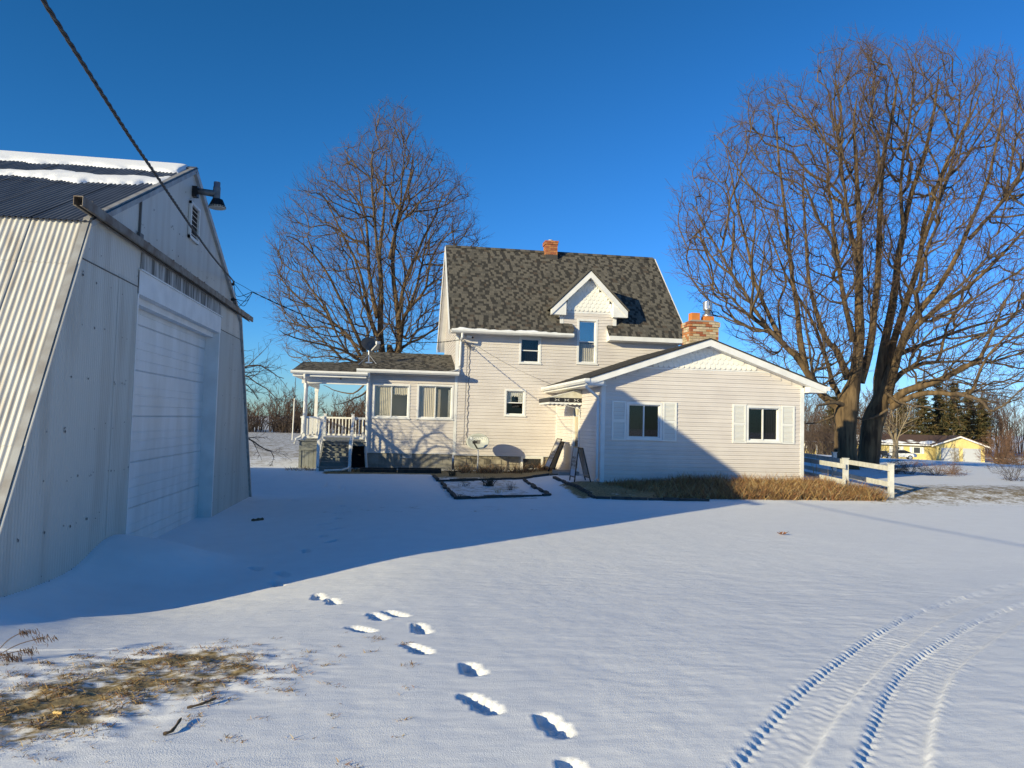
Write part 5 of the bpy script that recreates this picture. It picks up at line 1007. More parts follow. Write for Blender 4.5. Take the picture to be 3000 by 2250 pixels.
for s in (-1, 1): MB().prism([(s*4.02, 2.36), (0, 3.96), (0, 3.74), (s*4.02, 2.14)], lambda u, v, d: RWp(u, d, v), -.56, -.5).build('fascia', WHITE, ranch)
rbox(MB(), -26.4, -3.9, 2.22, 2.3, 2.24, 2.44).build('eave_fascia', WHITE, ranch)
for u in (-2.6, .35):
    gd = rbox(MB(), u, u+2.4, -.04, -.005, -.3, 2.05).build('garage_door', M('garage_door_white', (.40, .42, .46), .4), ranch)
    for k in range(3): rbox(MB(), u, u+2.4, -.046, -.041, .28+k*.56, .30+k*.56).build('panel_groove', M('groove_grey', (.4, .41, .43), .5), gd)
for (u, a, b) in ((-5.8, 1.0, 1.9), (-8.8, 1.0, 1.9), (-13.2, 1.2, 1.9), (-16.0, 1.2, 2.0), (-22, 1.2, 1.9)):
    wd = rbox(MB(), u-.6, u+.6, 2.93, 2.99, a-.1, b+.1).build('window', WHITE, ranch); rbox(MB(), u-.45, u+.45, 2.9, 2.929, a, b).build('pane', M('far_pane', (.05, .055, .06), .2), wd)
    for s in (-1, 1): rbox(MB(), u+s*.85-.2, u+s*.85+.2, 2.93, 2.99, a-.1, b+.1).build('shutter', WHITE, ranch)
rbox(MB(), -19.0, -18.0, 2.9, 2.99, -.2, 2.0).build('door', M('far_door', (.05, .045, .04), .6), ranch)
for u in (-2.95, 3.05): rbox(MB(), u-.07, u+.07, -.13, -.005, 1.7, 1.95).build('coach_light', BLACK, ranch)
for u in (-21, -17, -13): rbox(MB(), u-.1, u+.1, 2.35, 2.5, -.3, 2.3).build('porch_post', WHITE, ranch)
def rsnow(u0, u1, v0, v1, seed, label):
    us = np.linspace(u0, u1, 46); vs_ = np.linspace(v0, v1, 24); U, Vv = np.meshgrid(us, vs_); e = fbm(U*.45, Vv*3, 3, seed)*.5+.32-1.4*np.abs((Vv-v0)/(v1-v0)-.35)*.9-np.clip(np.abs((U-(u0+u1)/2)/(u1-u0))-.35, 0, 1)*3
    P = np.array([RWp(a, 2.3+4.2*c, 2.42+1.58*c+.02+(.12 if q > 0 else 0)*min(1, q*4)) for a, c, q in zip(U.ravel(), Vv.ravel(), e.ravel())]); Q = grid_quads(46, 24); Q = Q[(e.ravel()[Q] > 0).sum(1) >= 2]; us_, inv = np.unique(Q, return_inverse=True)
    tag(put('snow_patch', raw_mesh('snow_patch', P[us_], inv.reshape(Q.shape), SNOW)), label, 'snow')
rsnow(-12.5, -2.6, .02, .55, 81, 'snow patch on the brown roof of the yellow house beside its garage gable')
rsnow(-15.5, -12.8, .05, .95, 83, 'narrow snow streak up the brown roof of the yellow house')
# ---------------------------------------------------------------- cars across the road
def car(name, u, d, yaw, prof, cabin, wheels, W, paint, label, cat, rw=.36):
    """prof and cabin: side profiles (x, z); origin at the car's middle on the ground"""
    o = RWp(u, d, 0); z = gzf(o[0], o[1]); t = thing(name, (o[0], o[1], z), label, cat); A = RA+yaw
    fn = lambda a, v, w: (o[0]+a*math.cos(A)-w*math.sin(A), o[1]+a*math.sin(A)+w*math.cos(A), z+v)
    me = MB().prism(prof, fn, -W/2, W/2).build('body', paint, t); bv = me.modifiers.new('bevel', 'BEVEL'); bv.width = .05; bv.segments = 2
    cm = MB(); n = len(cabin); k = .80; cm.add([fn(a, v, -W/2*(1 if v < 1.02 else k)) for a, v in cabin]+[fn(a, v, W/2*(1 if v < 1.02 else k)) for a, v in cabin], [tuple(range(n))[::-1], tuple(range(n, 2*n))]+[(i, (i+1) % n, n+(i+1) % n, n+i) for i in range(n)]); cm.build('cabin_glass', M('car_glass', (.02, .022, .025), .08), t)
    top = [p for p in cabin if p[1] > 1.3]; a0, a1, zz = min(p[0] for p in top), max(p[0] for p in top), max(p[1] for p in top)
    MB().hexa([fn(a, v, w) for v in (zz-.03, zz+.03) for a, w in ((a0-.05, -W*k/2), (a1+.05, -W*k/2), (a1+.05, W*k/2), (a0-.05, W*k/2))]).build('roof', paint, t)
    for wx in wheels:
        for s in (-1, 1):
            tyre = MB().tube([fn(wx, rw, s*(W/2-.20)), fn(wx, rw, s*(W/2+.02))], rw, 18).build('wheel', M('tyre_black', (.015, .015, .016), .8), t); MB().tube([fn(wx, rw, s*(W/2+.021)), fn(wx, rw, s*(W/2+.03))], rw*.62, 14).build('rim', GALV, tyre)
    ends = (prof[0][0], max(p[0] for p in prof))
    for e, c, nm in ((ends[0], (.85, .85, .8), 'headlight'), (ends[1], (.35, .02, .02), 'tail_light')):
        for s in (-1, 1): MB().hexa([fn(a, v, w) for v in (.66, .82) for a, w in ((e-.02, s*W*.32-.14), (e+.06, s*W*.32-.14), (e+.06, s*W*.32+.14), (e-.02, s*W*.32+.14))]).build(nm, M('lens_'+nm, c, .2), t)
    return t
DKB = M('dark_blue_paint', (.014, .018, .028), .2, spec=.6); WPT = M('white_paint', (.72, .73, .74), .25); BPT = M('black_paint', (.012, .012, .014), .2)
car('pickup_truck', -13.6, -7.5, R(6), [(-2.9, .45), (-2.9, 1.0), (-2.6, 1.12), (-1.3, 1.2), (2.9, 1.2), (2.9, .5), (-2.7, .42)], [(-1.4, 1.17), (-.7, 1.82), (1.0, 1.85), (1.25, 1.17)], (-1.85, 1.85), 2.0, DKB, 'dark blue pickup truck parked in front of the yellow house', 'pickup truck', .42)
car('parked_car', -9.0, -6.5, R(4), [(-2.3, .4), (-2.3, .72), (-1.1, .95), (1.9, 1.0), (2.3, .85), (2.35, .42), (-2.1, .3)], [(-1.2, .92), (-.3, 1.42), (.7, 1.45), (1.9, .97)], (-1.4, 1.45), 1.82, WPT, 'white sedan parked right of the dark pickup truck', 'car', .34)
car('parked_car', 5.6, 1.5, R(82), [(-2.3, .4), (-2.3, .8), (-1.1, 1.0), (1.9, 1.05), (2.3, .9), (2.35, .42), (-2.1, .3)], [(-1.2, .98), (-.3, 1.5), (.8, 1.52), (1.9, 1.0)], (-1.4, 1.45), 1.82, BPT, 'black car parked beside the right end of the yellow house', 'car', .34)
# ---------------------------------------------------------------- smaller trees and bushes on the right
SM = [(9, .2, 1, .36, 40, .25, 5, .55, .022), (6, .15, 1, .42, 40, .12, 4, .6, .015), (4, .2, 1, .45, 38, .06, 3, .7, .011)]
b = polar(2623, 122); lim = [([b+[0, 0, 2.2], b+[q[0]*.35, q[1]*.35, 4.2], b+[q[0]*.8, q[1]*.8, q[2]*.8], b+q], .14, .03) for q in (np.array(v) for v in ((-2.2, .3, 8.5), (2.0, -.5, 9), (.3, 1.5, 10.5), (-.7, -1.4, 9.5), (-3.2, -.5, 6.5), (3.0, .8, 7), (1.2, -2, 8), (-1.6, 1.6, 8)))]
build_tree('lawn_tree', tuple(b), ([b-[0, 0, .3], b+[0, 0, 1.2], b+[.1, 0, 2.6], b+[.2, 0, 4.5]], [.48, .36, .33, .2]), lim, SM, 'small bare tree with pale trunk in front of the dark pickup truck', 301, limb_parts=False, mats=(M('pale_bark', (.25, .2, .13), .9), TWIG, TWIG), trunk_m=M('pale_bark', (0, 0, 0)))
def bush(name, px, dist, h, wd, n, label, seed, mats, r=.02):
    g = np.random.default_rng(seed); b = polar(px, dist); t = thing(name, tuple(b), label, 'bush'); lim = []
    for i in range(n):
        a = g.random()*6.28; sn = .12+.88*g.random(); e = wd*math.sqrt(1-sn*sn)*(.8+.25*g.random()); l = h*sn*(.8+.25*g.random()); lim.append(([b+g.normal(size=3)*[.15, .15, 0]*wd-[0, 0, .1], b+[math.cos(a)*e*.45, math.sin(a)*e*.45, l*.4], b+[math.cos(a)*e*.85, math.sin(a)*e*.85, l*.8], b+[math.cos(a)*e, math.sin(a)*e, l]], r, r*.4))
    lv = grow(lim, g, ((8, .15, 1, .30, 36, .12, 4, .7, r*.5), (4, .2, 1, .45, 36, .06, 3, .7, r*.4))); tb = Tubes()
    for i, (p, l, q) in enumerate(lv): tb.add(p, q, 3, min(i, 1))
    put('stems', tb.mesh('stems', list(mats)), t)
BRT = (M('bush_twig', (.17, .10, .06), .9), M('bush_twig_tip', (.21, .12, .075), .9))
bush('round_bush', 2935, 118, 4.6, 3.2, 80, 'big round brown bush right of the yellow house', 311, BRT, .028)
bush('round_bush', 2985, 112, 1.5, 2.2, 30, 'low brown bush spreading at the foot of the big round bush', 312, BRT, .025)
bush('garden_shrub', 2800, 112, 2.6, 1.0, 14, 'thin bare shrub in front of the white garage doors', 313, (M('pale_bark', (0, 0, 0)), M('pale_twig', (.3, .24, .15), .9)), .03)
for i, (px, py, h, wd, lab) in enumerate([(2620, 1388, .55, .7, 'brown grass tuft beside the dark tree trunk'), (2665, 1388, .5, .8, 'rusty weed clump beyond the fence post'), (2740, 1392, .4, .9, 'pale weed clump at the lawn edge'), (2790, 1390, .45, .6, 'rusty weed clump farthest right along the lawn edge'), (2965, 1408, .9, .9, 'dark bare shrub at the right edge of the picture')]):
    p = gpx(px, py); bush('weed_clump', px, np.hypot(p[0], p[1]), h, wd, 26, lab, 320+i, BRT if i < 4 else (TWIGD, TWIGD), .006)
# white flag pole in the left field
fp = polar(858, 60); fpo = thing('field_pole', tuple(fp), 'thin white pole standing in the left field', 'pole')
MB().tube([fp-[0, 0, .3], fp+[.05, 0, 3.2]], [.05, .05], 8).build('post', M('pole_white', (.7, .68, .62), .6), fpo); MB().tube([fp+[.05, 0, 3.2], fp+[.08, 0, 4.8]], [.03, .02], 8).build('mast', TWIGD, fpo)
# ---------------------------------------------------------------- wires
def strand(P, r, pitch, ph, off):
    d = np.linalg.norm(np.diff(P, axis=0), axis=1); s = np.concatenate([[0], np.cumsum(d)]); T = np.gradient(P, axis=0); T = unit(T); U = unit(np.cross(T, [0, 0, 1.])); W = np.cross(U, T); a = s/pitch*2*np.pi+ph
    return P+off*(U*np.cos(a)[:, None]+W*np.sin(a)[:, None])
def cat_(a, b, sag, n): t = np.linspace(0, 1, n)[:, None]; return a*(1-t)+b*t-np.array([0, 0, 1.])*sag*4*t*(1-t)
anc = np.array([GX+.09, 16.82, 4.47]); via = CAMP+4.3*ray(126, 0)
end = anc+(via-anc)*2.1+np.array([0, 0, .55]); P = curve([anc, anc+(via-anc)*.35-np.array([0, 0, .10]), anc+(via-anc)*.7-np.array([0, 0, .08]), via, end], 420)
ow = thing('overhead_cable', tuple(anc), 'thick twisted black overhead cable running from the barn over the viewer', 'cable')
for k in range(3):
    Q_ = strand(P, .008, .42, k*2.094, .0085)[None]; put('strand', Tubes().add(Q_, np.full(Q_.shape[:2], .0080), 6).mesh('strand', [CABLE]), ow)
b2 = np.array([HX0+.18, HY-.06, 4.44]); P = cat_(np.array([GX+.42, 17.2, 4.32]), b2, .50, 200)
sw = thing('service_cable', tuple(b2), 'black twisted service cable sagging between the barn and the house corner', 'cable')
for k in range(2):
    Q_ = strand(P, .007, .5, k*3.14, .007)[None]; put('strand', Tubes().add(Q_, np.full(Q_.shape[:2], .0085), 5).mesh('strand', [CABLE]), sw)
g = np.random.default_rng(8); lp = Tubes()
e1 = np.array([GX+.42, 17.2, 4.32])
for k in range(5):
    a = np.array([GX+.09, 16.82, 4.44]) if k % 2 else np.array([GX+.09, 17.05, 4.12]); c = a*.5+e1*.5+g.normal(size=3)*.05-[0, 0, .12+.09*g.random()]; Q_ = curve([a, c, e1], 20)[None]; lp.add(Q_, np.full(Q_.shape[:2], .0065), 4)
Q_ = curve([anc, anc*.5+e1*.5+[0, 0, .01], e1], 8)[None]; lp.add(Q_, np.full(Q_.shape[:2], .005), 4); put('drip_loops', lp.mesh('drip_loops', [CABLE]), sw)
hw = thing('wall_cable', (HX0+.42, HY-.03, .6), 'thin wavy grey cable running down the house wall to the dish', 'cable')
zz = np.linspace(4.30, .75, 150); Q_ = np.stack([HX0+.44-.02*(4.3-zz)/3.6+.018*np.sin(zz*21)*(zz < 3.9)-.1*(4.3-zz)/3.6*0, np.full(150, HY-.035), zz], 1)[None]; put('run', Tubes().add(Q_, np.full(Q_.shape[:2], .009), 5).mesh('run', [M('cable_grey', (.16, .15, .15), .6)]), hw)
Q_ = np.stack([HX0+.36-.05*(4.3-zz)/3.6, np.full(150, HY-.03), zz], 1)[None]; put('conductor', Tubes().add(Q_, np.full(Q_.shape[:2], .005), 4).mesh('conductor', [M('cable_grey', (0, 0, 0))]), hw)
lp = Tubes()
for k in range(6):
    a = np.array([HX0+.18+.05*k, HY-.05, 4.42-.03*k]); Q_ = curve([a, a+[.05+.04*g.random(), -.05, -.16-.12*g.random()], a+[.18, -.03, -.02-.1*g.random()]], 16)[None]; lp.add(Q_, np.full(Q_.shape[:2], .007), 4)
put('drip_loops', lp.mesh('drip_loops', [M('cable_grey', (0, 0, 0))]), hw)
Q_ = cat_(np.array([HX0+.48, HY-.05, 4.34]), np.array([5.42, HY-.12, 2.98]), .10, 40)[None]
tag(put('wire_shadow_line', Tubes().add(Q_, np.full(Q_.shape[:2], .006), 4).mesh('wire_shadow_line', [M('wire_shadow_pale', (.38, .36, .35), .6)])), 'thin pale line put in for a wire shadow slanting across the house wall to the wing eave', 'wire')  # added strand stands in for the shadow a wire casts on the wall
fw_ = cat_(polar(640, 55)+[0, 0, 4.6], polar(1010, 60)+[0, 0, 3.0], .2, 30)[None]
cs = thing('security_camera', (HX0+.4, HY-.02, 4.52), 'small white security camera under the upper gutter at the house corner', 'camera')
MB().tube([(HX0+.40, HY-.02, 4.52), (HX0+.40, HY-.12, 4.52)], .02, 8).build('mount', WHITE, cs); MB().tube([(HX0+.34, HY-.06, 4.55), (HX0+.50, HY-.20, 4.50)], .04, 10).build('body', WHITE, cs); MB().tube([(HX0+.50, HY-.20, 4.50), (HX0+.53, HY-.225, 4.49)], .034, 10).build('lens', BLACK, cs)
# ---------------------------------------------------------------- satellite dishes
def lettering(txt, size, fn, m, parent, name='lettering'):
    c = bpy.data.curves.new('txt', 'FONT'); c.body = txt; c.size = size; c.align_x = 'CENTER'; c.align_y = 'CENTER'; c.extrude = .0012; c.resolution_u = 3
    o = bpy.data.objects.new('txt', c); COL.objects.link(o); dg = bpy.context.evaluated_depsgraph_get(); dg.update(); me = bpy.data.meshes.new_from_object(o.evaluated_get(dg)); bpy.data.objects.remove(o); bpy.data.curves.remove(c)
    for v in me.vertices: v.co = Vector(fn(*v.co))
    me.materials.clear(); me.materials.append(m); me.name = name; return put(name, me, parent)
def dish(loc_base, ctr, nrm, wd, ht, m, label, txt, arm_m, lnb_m, mast, legs=False):
    t = thing('satellite_dish', tuple(loc_base), label, 'satellite dish'); n = unit(np.array(nrm, float)); rt = unit(np.cross([0, 0, 1.], n))*-1; rt = -rt if False else rt; up = np.cross(rt, n)*-1
    if up[2] < 0: up = -up
    rt = np.cross(up, n); ctr = np.array(ctr, float)          # rt points to the viewer's right when the dish faces the viewer
    NR, NA = 7, 40; V = []
    for s in (0, 1):
        for i in range(NR+1):
            for j in range(NA):
                a = 2*math.pi*j/NA; r = i/NR; V.append(ctr+rt*(wd/2*r*math.cos(a))+up*(ht/2*r*math.sin(a))+n*(.10*(r*r-1)-.008*s))
    fn = []
    for s in (0, 1):
        o = s*(NR+1)*NA
        for i in range(NR): fn += [(o+i*NA+j, o+i*NA+(j+1) % NA, o+(i+1)*NA+(j+1) % NA, o+(i+1)*NA+j) for j in range(NA)]
    o = (NR+1)*NA; fn += [(NR*NA+j, NR*NA+(j+1) % NA, o+NR*NA+(j+1) % NA, o+NR*NA+j) for j in range(NA)]
    MB().add(V, fn).build('reflector', m, t, True)
    foot = ctr-up*ht*.42+n*-.03; tip = ctr-up*ht*.30+n*wd*.55
    MB().beam(foot, tip, .035, .045).build('arm', arm_m, t)
    MB().beam(tip-n*.02-rt*.06+up*.03, tip-n*.02+rt*.10+up*.05, .07, .09).beam(tip, tip+up*.09-n*.05, .06, .06).build('lnb', lnb_m, t)
    MB().tube(mast, .024, 8).build('mast', GALV, t); MB().beam(ctr-n*.12-up*.08, ctr-n*.10+up*.08, .12, .05).beam(ctr-n*.14-up*.02, np.array(mast[-1]), .05, .05).build('bracket', M('dish_bracket', (.12, .12, .12), .5), t)
    if legs:
        m0 = np.array(mast[0])
        for q in ((-.35, -.25), (.30, -.2)): MB().tube([m0+[0, 0, .28], m0+[q[0], q[1], -.02-.38*abs(q[1])]], .012, 6).build('leg', GALV, t)
        MB().box(m0[0]-.12, m0[0]+.12, m0[1]-.08, m0[1]+.08, m0[2]-.03, m0[2]+.012).build('base_plate', GALV, t)
    if txt:
        pos = lambda a, b, c: tuple(ctr+rt*a+up*(b+ht*.20)+n*(.10*(((a*2/wd)**2+((b+ht*.20)*2/ht)**2)-1)+.004+c))
        lettering(txt, .115, lambda a, b, c: pos(a+.05, b+.12*a*0, c), M('dish_letter', (.82, .83, .82), .5), t)
        disc = MB(); disc.add([pos(-.245+.045*math.cos(q), .0+.045*math.sin(q), .001) for q in np.linspace(0, 2*math.pi, 17)[:-1]], [tuple(range(16))]); disc.build('emblem', M('dish_letter', (0, 0, 0)), t)
    return t
GD = np.array([2.83, 25.45, gzf(2.83, 25.45)])
dish(GD, (2.80, 25.36, .90), (-.33, -.90, .26), .80, .56, M('dish_grey', (.36, .38, .36), .45), 'grey satellite dish with white lettering standing on the ground by the house', 'DIRECTV', BLACK, BLACK, [GD-[0, 0, .2], (2.84, 25.46, .5), (2.83, 25.48, .84)])
rz0 = PEZ+(26.75-PE)*(PRZ-PEZ)/(PRY-PE)
dish((-.96, 26.75, rz0), (-.90, 26.62, 4.18), (.50, -.78, .34), .78, .54, M('dish_charcoal', (.10, .105, .11), .5), 'dark grey satellite dish on a mast on the porch roof', None, M('arm_grey', (.5, .5, .5), .5), M('lnb_white', (.75, .75, .74), .4), [(-.96, 26.75, rz0+.012), (-.97, 26.75, rz0+.45), (-.92, 26.74, rz0+.72)], True)
# ---------------------------------------------------------------- folding signs by the back door
SG = M('sign_board', (.52, .50, .47), .6, (.38, .33, .29), 5); SGB = M('sign_blue', (.42, .47, .55), .6)
def leaf(t, o, ux, uz, un, w, h, text=True):
    o, ux, uz, un = (np.array(q, float) for q in (o, ux, uz, un)); P = lambda a, b, c: o+ux*a+uz*b+un*c
    def bx(mb, a0, a1, b0, b1, c0, c1): return mb.hexa([P(a0, b0, c0), P(a1, b0, c0), P(a1, b1, c0), P(a0, b1, c0), P(a0, b0, c1), P(a1, b0, c1), P(a1, b1, c1), P(a0, b1, c1)])
    f = MB(); bx(f, 0, .03, -.12, h, -.015, .015); bx(f, w-.03, w, -.12, h, -.015, .015); bx(f, .03, w-.03, 0, .03, -.014, .014); bx(f, .03, w-.03, h-.03, h, -.014, .014); f.build('leaf_frame', BLACK, t)
    pn = bx(MB(), .03, w-.03, .03, h-.03, -.005, .005).build('panel', SG, t)
    if text:
        bx(MB(), .035, w-.035, .035, .22, .006, .008).build('panel_print', SGB, pn); r = random.Random(4); mk = MB()
        for k, b in enumerate((.30, .40, .50)):
            a = .06
            while a < w-.10: q = r.uniform(.03, .07); bx(mk, a, a+.014, b, b+.075, .006, .008); bx(mk, a+.014, min(a+q, w-.05), b+r.choice([0, .03, .06]), b+r.choice([0, .03, .06])+.013, .006, .0075); a += q+.02
        mk.build('worn_print', BLACK, pn)
s1 = np.array([4.98, 20.95, gzf(4.98, 20.95)])
t = thing('sandwich_board', tuple(s1), 'upright folding sandwich board with dark frame beside the wing corner', 'sign', 'folding signs by the back door')
leaf(t, s1+[0, .0, .12], (0, -1, 0), unit(np.array([.10, 0, 1])), unit(np.array([-1, 0, .10])), .60, .86); leaf(t, s1+[.42, .0, .12], (0, -1, 0), unit(np.array([-.26, 0, 1])), unit(np.array([1, 0, .26])), .60, .86, False)
MB().tube([s1+[.05, -.58, .22], s1+[.40, -.58, .22]], .008, 5).build('spreader', GALV, t)
s2 = np.array([4.98, 24.55, gzf(4.98, 24.55)])
t = thing('sandwich_board', tuple(s2), 'folding sandwich board leaning back against the wing side wall', 'sign', 'folding signs by the back door')
leaf(t, s2+[0, 0, .16], (0, -1, 0), unit(np.array([.42, 0, 1])), unit(np.array([-1, 0, .42])), .72, 1.02); leaf(t, s2+[.16, .0, .12], (0, -1, 0), unit(np.array([.36, 0, 1])), unit(np.array([-1, 0, .36])), .72, .95, False)
# ---------------------------------------------------------------- rail fence right of the wing
FW = M('fence_white', (.62, .62, .58), .7, (.50, .49, .45), 6, bump=.2)
F1 = gpx(2610, 1457)[:2]; F3 = gpx(2444, 1407)[:2]; F2 = gpx(2477, 1438)[:2]; fd = (F3-F1)/np.linalg.norm(F3-F1)
def fence(p0, length, posts, heights, label, stub):
    t = thing('rail_fence', (p0[0], p0[1], gzf(*p0)), label, 'fence', 'white rail fences beside the wing'); nr = np.array([-fd[1], fd[0]])
    for k in posts:
        q = p0+fd*k; z = gzf(*q); MB().hexa([(q[0]+a*fd[0]*.06+b*nr[0]*.06, q[1]+a*fd[1]*.06+b*nr[1]*.06, zz) for zz in (z-.2, z+.88) for a, b in ((-1, -1), (1, -1), (1, 1), (-1, 1))]).hexa([(q[0]+a*fd[0]*.075+b*nr[0]*.075, q[1]+a*fd[1]*.075+b*nr[1]*.075, zz) for zz in (z+.882, z+.905) for a, b in ((-1, -1), (1, -1), (1, 1), (-1, 1))]).build('post', FW, t)
    for h in heights:
        a = p0-fd*stub+nr*.08; b = p0+fd*length+nr*.08; MB().beam((*a, gzf(*a)+h), (*b, gzf(*b)+h), .04, .135).build('rail', FW, t)
fence(F1, 13.0, (0, np.linalg.norm(F3-F1), 11.5), (.78, .36), 'white two rail fence whose end post stands nearest the viewer', .06)
fence(F2, 11.0, (0, 5.2, 10.4), (.70, .27), 'white two rail fence close to the wing wall, behind the nearer fence', .16)
# ---------------------------------------------------------------- garden edging
EDG = M('edging_dark', (.045, .042, .04), .95, (.085, .078, .07), 7, bump=.6)
def edging(pix, label, seed, w=.085, h=.065):
    r = random.Random(seed); P = [gpx(a, b)[:2] for a, b in pix]; t = thing('garden_edging', (P[0][0], P[0][1], gzf(*P[0])), label, 'garden edging', 'dark garden edgings by the house')
    for a, b in zip(P, P[1:]):
        d = b-a; L = np.linalg.norm(d); d = d/L; s = 0
        while s < L-.05:
            l = min(r.uniform(.35, .6), L-s); p = a+d*s; q = a+d*(s+l-.02); n = np.array([-d[1], d[0]])*r.gauss(0, .018); hh = h*r.uniform(.75, 1.2)
            MB().beam((*(p+n), gzf(*p)+hh*.4), (*(q+n), gzf(*q)+hh*.4+r.gauss(0, .006)), w*r.uniform(.85, 1.15), hh).build('edging_stone', EDG, t); s += l
edging([(1295, 1417), (1336, 1463), (1610, 1452), (1534, 1406)], 'dark edging framing the square garden bed in front of the dish', 51)
edging([(1268, 1396), (1285, 1411), (1400, 1407), (1560, 1399), (1680, 1393)], 'dark edging along the bed below the house wall', 52)
edging([(1622, 1401), (1668, 1420), (1712, 1442), (1745, 1461), (1900, 1465), (2080, 1469)], 'long dark edging around the dry grass bed in front of the wing', 53)
# ---------------------------------------------------------------- dry grass and dead plants
def blades(name, pts, hts, lean, seed, mats, label, cat, w=.006, bend=.5, wts=None, direction=None):
    g = np.random.default_rng(seed); n = len(pts); a = g.random(n)*2*np.pi; l = lean*(.3+g.random(n)); D = np.stack([np.cos(a)*l, np.sin(a)*l, np.ones(n)], 1)
    if direction is not None: D[:, :2] += direction
    D = unit(D); sd = np.stack([-np.sin(a+1), np.cos(a+1), np.zeros(n)], 1)*w*(.6+.8*g.random((n, 1))); B = pts; Mi = B+D*hts[:, None]*.55; T = Mi+unit(D-np.array([0, 0, bend])*g.random((n, 1)))*hts[:, None]*.5
    V = np.stack([B-sd, B+sd, Mi+sd*.8, Mi-sd*.8, T+sd*.2, T-sd*.2], 1).reshape(-1, 3); i = np.arange(n)[:, None]*6; Q = np.concatenate([i+[0, 1, 2, 3], i+[3, 2, 4, 5]], 1).reshape(-1, 4)
    mi = np.repeat(g.choice(len(mats), n, p=wts), 2); return tag(put(name, raw_mesh(name, V, Q, mats, mi, False)), label, cat, kind='stuff')
STR = [M('straw_gold', (.38, .24, .09), .9), M('straw_rust', (.27, .13, .06), .9), M('straw_dark', (.12, .075, .04), .9), M('straw_pale', (.46, .36, .20), .9)]
g = np.random.default_rng(61); n = 30000; X_ = g.uniform(4.7, 12.9, n); Y_ = g.uniform(18.0, 20.15, n)
dens = fbm(X_*.9, Y_*1.2, 3, 91)+.55*ss(X_, 6.0, 8.0)-.10-.6*(1-ss(X_, 5.0, 6.4))-.8*ss(X_, 11.8, 12.9)*ss(Y_, 18.4, 19.6)
k = dens > g.random(n)*.7-.25; X_, Y_ = X_[k], Y_[k]; H_ = (.14+.24*g.random(len(X_)))*(.6+.5*ss(X_, 6.5, 8.5))*(.75+.5*np.clip(fbm(X_*1.3, Y_*1.3, 2, 93)+.4, 0, 1.2))
blades('dry_grass', np.stack([X_, Y_, gz(X_, Y_)], 1), H_, .9, 62, STR, 'rusty dry grass filling the bed along the wing', 'grass', .006, 1.1, [.36, .34, .18, .12])
n = 2600; X_ = g.uniform(2.2, 5.4, n); Y_ = g.uniform(24.6, 26.1, n); k = fbm(X_*1.2, Y_*1.4, 3, 95) > -.12; X_, Y_ = X_[k], Y_[k]
blades('dry_weeds', np.stack([X_, Y_, gz(X_, Y_)], 1), .10+.30*g.random(len(X_))**2, .8, 63, STR, 'dead brown weeds along the foot of the house wall', 'weeds', .006, .8, [.12, .36, .42, .10])
n = 900; X_ = g.uniform(-3.4, -.9, n); Y_ = g.uniform(24.3, 25.9, n)
k = (fbm(X_*1.5, Y_*1.5, 3, 97) > .0); X_, Y_ = X_[k], Y_[k]
blades('dry_weeds', np.stack([X_, Y_, gz(X_, Y_)], 1), .05+.12*g.random(len(X_)), 1.4, 64, STR, 'brown dead grass at the foot of the porch steps', 'weeds', .006, .8, [.4, .4, .1, .1])
# straw poking through the snow in the lower left corner
n = 60000; X_ = g.uniform(-2.9, .2, n); Y_ = g.uniform(3.5, 6.2, n); pp = straw_mask(X_, Y_)
tu = fbm(X_*4.5, Y_*6.5, 4, 41); k = (tu*1.0+.50*pp > .40+.30*g.random(n)) | ((pp > .3) & (g.random(n) < .05)); X_, Y_ = X_[k], Y_[k]
blades('straw_grass', np.stack([X_, Y_, gz(X_, Y_)+pp[k]*.030*np.clip(fbm(X_*4.5, Y_*6.5, 4, 41), -.7, .9)-.003], 1), .018+.03*g.random(len(X_)), 3.2, 65, STR, 'straw coloured grass poking through the snow at the lower left', 'grass', .0028, .6, [.36, .18, .26, .20], direction=np.array([.6, .3]))
def plant(px, py, h, n, lean, label, seed, mats, w=.012, z=-.02):
    g = np.random.default_rng(seed); p = gpx(px, py); p[2] = gzf(p[0], p[1]); t = thing('dead_plant', tuple(p), label, 'plant'); tb = Tubes(); P = []
    for i in range(n): a = g.random()*6.28; l = h*(.5+.6*g.random()); e = lean*g.random()*h; b0 = p+g.normal(size=3)*[.07*lean, .05*lean, 0]; P.append(curve([b0, b0+[math.cos(a)*e*.4, math.sin(a)*e*.4, l*.6], b0+[math.cos(a)*e, math.sin(a)*e, l*(.95 if i % 3 else .6)]], 5))
    P = np.array(P); tb.add(P, np.full(P.shape[:2], w)*np.linspace(1, .4, 5), 3); put('stalks', tb.mesh('stalks', mats), t)
DPM = [M('dead_plant_dark', (.06, .05, .035), .9)]
plant(1432, 1424, .30, 46, 1.3, 'dark leafy dead plant in the middle of the square bed', 71, DPM, .010); plant(1495, 1436, .26, 16, .6, 'upright dead stems in the square bed near its front edge', 72, DPM, .006); plant(1456, 1444, .15, 16, .9, 'small pale tuft in the square bed at its front edge', 73, [STR[3]], .005)
plant(1362, 1425, .12, 14, 1.2, 'small dark tuft at the left of the square bed', 74, DPM, .006); plant(1325, 1394, .35, 34, 1.0, 'dark twiggy plant at the left end of the wall bed', 75, DPM, .008); plant(1440, 1376, .55, 40, .9, 'rusty dead plant below the dish against the stone foundation', 76, [STR[1]], .006)
plant(1342, 1458, .12, 16, 1.2, 'little frosty tuft on the left front corner of the square bed', 77, [STR[2]], .006); plant(2388, 1412, .95, 3, .25, 'single tall dry stalk at the wing corner by the fence', 78, [STR[0]], .008); plant(2425, 1420, .5, 12, .8, 'wispy pale weeds below the fence rails', 79, [STR[3]], .004)
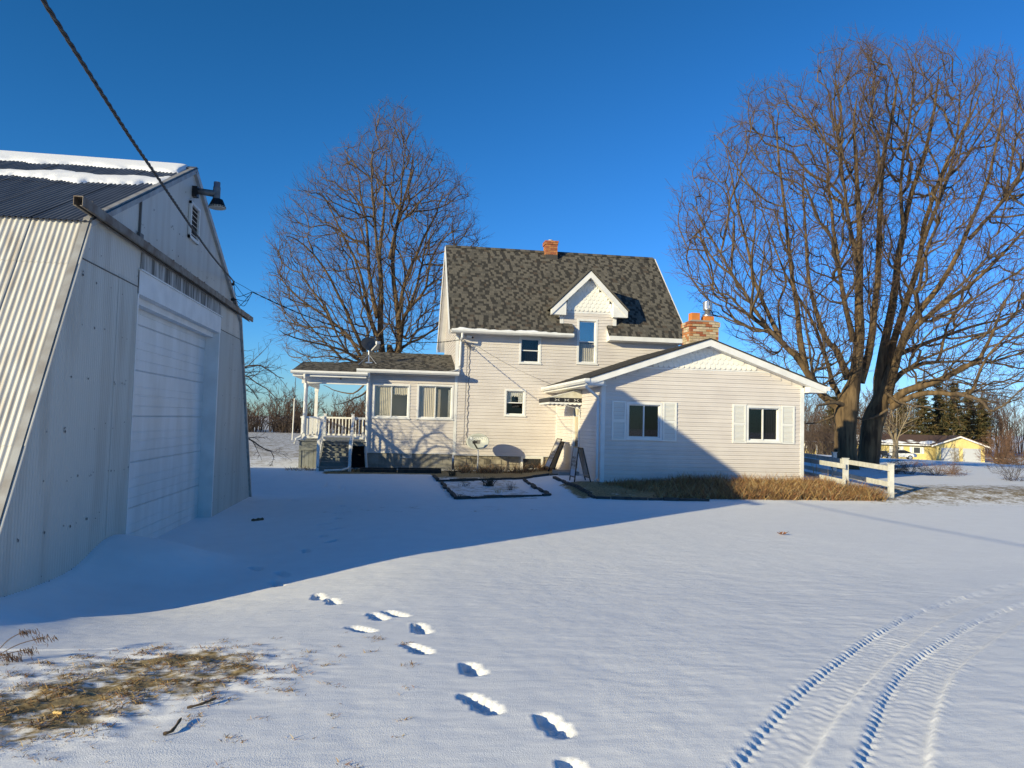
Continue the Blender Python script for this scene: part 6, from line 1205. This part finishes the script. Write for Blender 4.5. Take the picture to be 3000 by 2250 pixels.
# dead weed entering at the left edge
wp = gpx(-30, 1935); t = thing('dead_weed', tuple(wp), 'withered brown weed leaning into view at the left edge', 'weed'); g = np.random.default_rng(80); tb = Tubes(); lf = []
for e in ((.30, .06, .13), (.22, .02, .06), (.17, .08, .17), (.16, -.04, .03), (.10, -.03, .05)):
    c = curve([wp, wp+np.array(e)*[.5, .5, .7], wp+np.array(e)], 8); tb.add(c[None], np.full((1, 8), .0028), 4)
    for _ in range(42):
        q = wp+np.array(e)+g.normal(size=3)*[.032, .02, .010]; lf.append(curve([q, q+[.006, 0, -.012], q+[.012+.006*g.normal(), .006*g.normal(), -.028]], 3))
put('stem', tb.mesh('stem', [STR[2]]), t)
for i in range(5):
    q = np.array(lf[i*42:(i+1)*42]); tag(put('seed_head', Tubes().add(q, np.full(q.shape[:2], .0032)*[.6, .8, .2], 3).mesh('seed_head', [M('weed_brown', (.17, .105, .07), .9)]), t), kind='stuff')
# sticks, chips and leaves lying on the snow
def debris(name, pix, r, m, label, cat, sides=7, z=.012, flat=1.):
    P = [gpx(a, b) for a, b in pix]; P = [np.array([p[0], p[1], gzf(p[0], p[1])+z+.006*i]) for i, p in enumerate(P)]; c = curve(P, 9); t = thing(name, tuple(P[0]), label, cat); rad = r*(1+.25*np.sin(np.arange(9)*1.9)); rad[-1] *= .5; put('wood', Tubes().add(c[None], rad[None], sides).mesh('wood', [m]), t)
WD = M('dead_wood', (.19, .125, .07), .9, (.09, .06, .035), 30, bump=.4); 
debris('fallen_stick', [(548, 2080), (590, 2072), (632, 2058)], .007, WD, 'brown broken stick lying at the right of the straw patch', 'stick'); debris('fallen_stick', [(478, 2158), (505, 2150), (530, 2118)], .008, WD, 'bent brown stick at the lower edge of the straw patch', 'stick')
debris('wood_chip', [(158, 2094), (182, 2100)], .010, M('fresh_wood', (.62, .43, .17), .8), 'pale yellow wood chip in the straw patch', 'wood chip', 4); debris('bark_piece', [(738, 1527), (772, 1523)], .035, WD, 'dark piece of bark on the shaded snow near the barn door', 'bark', 5, .01)
lp_ = gpx(2290, 1568); t = thing('dry_leaf', (lp_[0], lp_[1], gzf(*lp_[:2])), 'curled brown leaf alone on the sunlit snow in front of the wing', 'leaf'); mb = MB(); g = np.random.default_rng(9)
for i in range(5):
    a = i*1.3; V = [lp_+[math.cos(a)*.01, math.sin(a)*.01, .01]]+[lp_+[math.cos(a+q)*.08, math.sin(a+q)*.07, .02+.05*abs(q)+.02*g.random()] for q in (-.5, -.2, .15, .5)]; mb.add(V, [(0, 1, 2), (0, 2, 3), (0, 3, 4)])
mb.build('blade', M('leaf_brown', (.27, .11, .04), .8), t); MB().tube([lp_+[.05, 0, .02], lp_+[.14, .02, .06]], .004, 4).build('stem', STR[2], t)
